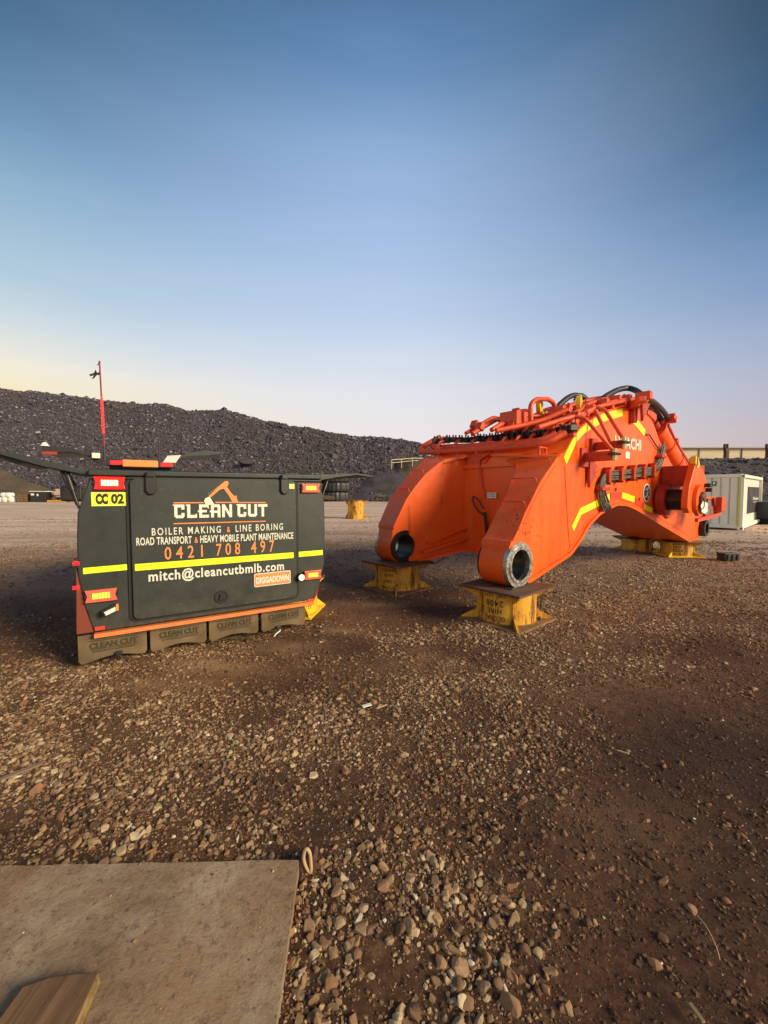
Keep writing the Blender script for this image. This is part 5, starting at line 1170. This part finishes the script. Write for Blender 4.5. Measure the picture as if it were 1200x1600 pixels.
rag(0, [(156, 563), (154, 565), (153, 569), (150.5, 571), (153, 570.5), (157, 566)])
# running gear, cab and mirror, mostly hidden behind the rear door
xm = (UL+UR_)/2
for y_ in (1.15, 4.1):
    for sx in (-1, 1):
        cx_ = xm+sx*.74; wz = .37
        o = MB(); o.tube([(cx_-.11, y_, wz), (cx_-.08, y_, wz), (cx_+.08, y_, wz), (cx_+.11, y_, wz)], [.31, .37, .37, .31], 32)
        wh = o.build('wheel', M_bk, ute, True); MB().cyl((cx_+sx*.10, y_, wz), (cx_+sx*.118, y_, wz), .2, 20).build('rim', M_dk, wh)
MB().box((xm, 2.6, .50), (.8, 4.4, .12)).build('chassis', M_dk, ute)
MB().box((xm, .8, .33), (1.2, .1, .1)).build('axle', M_dk, ute)
cab = [(2.45, .45), (2.45, 1.5), (2.6, 1.6), (3.5, 1.58), (4.0, 1.15), (4.75, 1.05), (4.85, .5)]
MB().prism(cab, xm-.78, xm+.78, lambda a, b, y: (y, a, b)).build('cab', M_white, ute, bevel=.04)
for sx in (-1, 1):
    x_ = xm+sx*.785; MB().prism([(2.62, 1.12), (2.68, 1.5), (3.42, 1.5), (3.78, 1.14)], x_-.006, x_+.006, lambda a, b, y: (y, a, b)).build('side_window', M_glass, ute)
q = UP(112, 771, 3.3); o = MB().box((q.x, 3.3, 1.42), (.26, .09, .22)).build('door_mirror', M_dk, ute, bevel=.03); MB().beam((q.x+.1, 3.3, 1.42), (xm-.78, 3.35, 1.35), .03, .03).build('mirror_arm', M_dk, o)
# stand tucked beside the vehicle's right rear
q = G(474, 960)
s6 = stand('yellow boom stand mostly hidden behind the service truck\'s right rear corner', (q[0]-.13, q[1]+.12, 0), R(-8), [('GLOBAL', .045, .74), ('HIRE', .045, .56), ('SWL 222T', .04, .2)], H=.40, Rd=.27, half=.30, gus=M_yb, front=face_ang(q, R(-8), .35), mats=(M_yb, M_yb, M_ru))
# ------------------------------------------------------------------ plate, timber, ring, litter
z = .055; A = G(468, 1343, z); B = G(0, 1353, z); Cc = G(432, 1600, z); ax = (B-A); ax /= np.linalg.norm(ax); ay = (Cc-A); ay /= np.linalg.norm(ay)
c0p, c1p = A, A+ax*2.4; c2p, c3p = A+ax*2.4+ay*1.6, A+ay*1.6
n_ = 60; top = []; m = MB()
edge = []
for (a, b) in ((c0p, c1p), (c1p, c2p), (c2p, c3p), (c3p, c0p)):
    for k in range(n_): edge.append(a+(b-a)*k/n_+np.array([random.gauss(0, .0012), random.gauss(0, .0012), 0]))
vs = [tuple(p) for p in edge]+[(p[0], p[1], .012) for p in edge]; k = len(edge)
m.add(vs, [tuple(range(k)), tuple(range(2*k-1, k-1, -1))]+[(i, (i+1) % k, (i+1) % k+k, i+k) for i in range(k)])
steel_plate = m.build('steel_plate', M_pl); tag(steel_plate, 'large dusty rusted steel plate lying flat on the gravel at the bottom left', 'steel plate')
# timber block lying on it
zt2 = z+.032; Q = [G(*p, zt2) for p in ((36, 1541), (78, 1526.5), (118, 1521), (154, 1519), (118, 1600), (60, 1735), (-110, 1735), (0, 1590))]
vs = [tuple(p) for p in Q]+[(p[0], p[1], z+.001) for p in Q]; k = len(Q); wr = list(Q)
m = MB(); m.add([(p[0], p[1], p[2]) for p in Q]+[(p[0]+(.006 if i in (3, 4, 5) else 0), p[1], z+.001) for i, p in enumerate(Q)], [tuple(range(k)), tuple(range(2*k-1, k-1, -1))]+[(i, (i+1) % k, (i+1) % k+k, i+k) for i in range(k)])
tb = m.build('timber_block', M_ti, None, bevel=.003); tag(tb, 'split brown timber block lying on the steel plate at the bottom left corner', 'timber block')
import mathutils
d1 = (Vector(Q[4])-Vector(Q[3])); 
tb.data.materials.append(M_ti2)
for p in tb.data.polygons:
    if p.center.x > min(Q[3][0], Q[4][0], Q[5][0])-.03 and abs(p.normal.z) < .6 and p.normal.x > .3: p.material_index = 1
# lifting ring and stub at the corner of the plate
rg = thing('lifting_ring', 'short chain link standing on a rusty stub at the corner of the steel plate', 'lifting ring', tuple(G(487, 1356, .03)), 0)
pb_ = np.array(rg.location)
pr = [Vector(onp(px, py, pb_, (0, 1, 0))-pb_) for px, py in ((484, 1363), (478, 1354), (474.5, 1342), (476, 1330), (480, 1327), (484, 1333), (485.5, 1345), (486, 1358))]
M_tanr = mat('dusty_tan_steel', (.50, .33, .18), .75, .1, lambda k: k.bump(k.noise(60, 6), .4, .004))
MB().tube(smooth_path(pr, 5, True), .0065, 10, True).build('link', M_tanr, rg, True)
st_ = [Vector(onp(px, py, pb_, (0, 1, 0))-pb_) for px, py in ((468, 1347), (490, 1338), (495, 1342), (491, 1368), (480, 1368), (468, 1366))]
MB().prism([(p.x, p.z) for p in st_], .0, .05, lambda a, b, y: (a, y, b)).build('stub', M_ru, rg, bevel=.003)
def litter(pts, r, nm, label, cat, mt, zz=.03):
    o = MB().tube(smooth_path([G(px, py, zz+dz) for px, py, dz in pts], 5), r, 6).build(nm, mt, None, True); return tag(o, label, cat)
M_straw = mat('dry_straw', (.50, .33, .19), .8); M_bark = mat('grey_brown_stick', (.24, .16, .10), .85)
litter([(1080, 1420, 0), (1092, 1433, .004), (1105, 1450, .006), (1115, 1470, .004), (1121, 1485, .002), (1125, 1500, -.004)], .0015, 'straw', 'single pale curved straw on red dirt at the lower right', 'straw', M_straw)
def chip(px, py, px2, py2, w_, label, mt, nm='wood_chip'):
    a, b = G(px, py, .025), G(px2, py2, .028); o = MB().beam(a, b, w_, .006).build(nm, mt, None, bevel=.002); return tag(o, label, 'wood chip')
chip(1077, 1567, 1100, 1598, .012, 'grey brown wood splinter on the dirt near the bottom right corner', M_bark)
chip(0, 1218, 66, 1192, .03, 'long weathered timber sliver on the gravel at the left edge', M_bark)
chip(566, 1104, 580, 1100, .03, 'white paper-like chip in the gravel at the centre', M_white)
chip(588, 1107, 604, 1101, .010, 'thin pale wood sliver just right of the white chip', M_straw)
chip(964, 1172, 983, 1178, .010, 'pale wood sliver on the dark dirt right of centre', M_straw)
# cables hanging from the boom
o = MB().tube(smooth_path([tuple(BO+bd*.62+bw*.1+np.array([0, 0, -.02-BZ+.60])), tuple(G(847, 905, .38)), tuple(G(845, 945, .12)), tuple(G(843, 972, .015))], 5), .008, 6).build('hanging_cable', M_bk, None, True); tag(o, 'thin black cable hanging from the boom behind the nearest stand', 'cable')
o = MB().tube(smooth_path([tuple(onp(705, 850, BO+bw*1.85, bw)), tuple(onp(700, 864, BO+bw*1.75, bw)), tuple(onp(690, 874, BO+bw*1.7, bw)), tuple(G(680, 880, .42)), (far_c[0]+.36, far_c[1]-.2, .428)], 6), .010, 6).build('hanging_cable', M_bk, None, True); tag(o, 'black cable drooping from the left boom leg onto its stand top', 'cable')
# weld beads and plate seams on the boom
def bead(pts, r=.006, off=-.002):
    q = [nearp(*p) for p in pts]
    for v in q: v.y = w_no(v.x)+off
    MB().tube(smooth_path(q, 3), r, 6).build('weld_bead', M_op, boom, True)
bead([(882, 728), (884, 770), (887, 820), (890, 855)]); bead([(925, 700), (935, 690), (945, 700)], .004)
bead([(818, 816), (842, 768), (868, 727)], .004); bead([(834, 893), (862, 876), (889, 856), (903, 836), (918, 812), (936, 795), (962, 780), (990, 787), (1030, 809), (1074, 836)], .005)
# grit lying on the steel plate
n = 260; x = rng.uniform(A[0]-1.7, A[0]-.02, n); y = rng.uniform(.7, A[1]-.02, n); s_ = .0012+.004*rng.random(n)**3
tag(scatter('pebbles', np.stack([x, y, np.full(n, .055)], 1), s_, pD, M_sn, rng.random(n), rng.random(n), .3), kind='stuff')
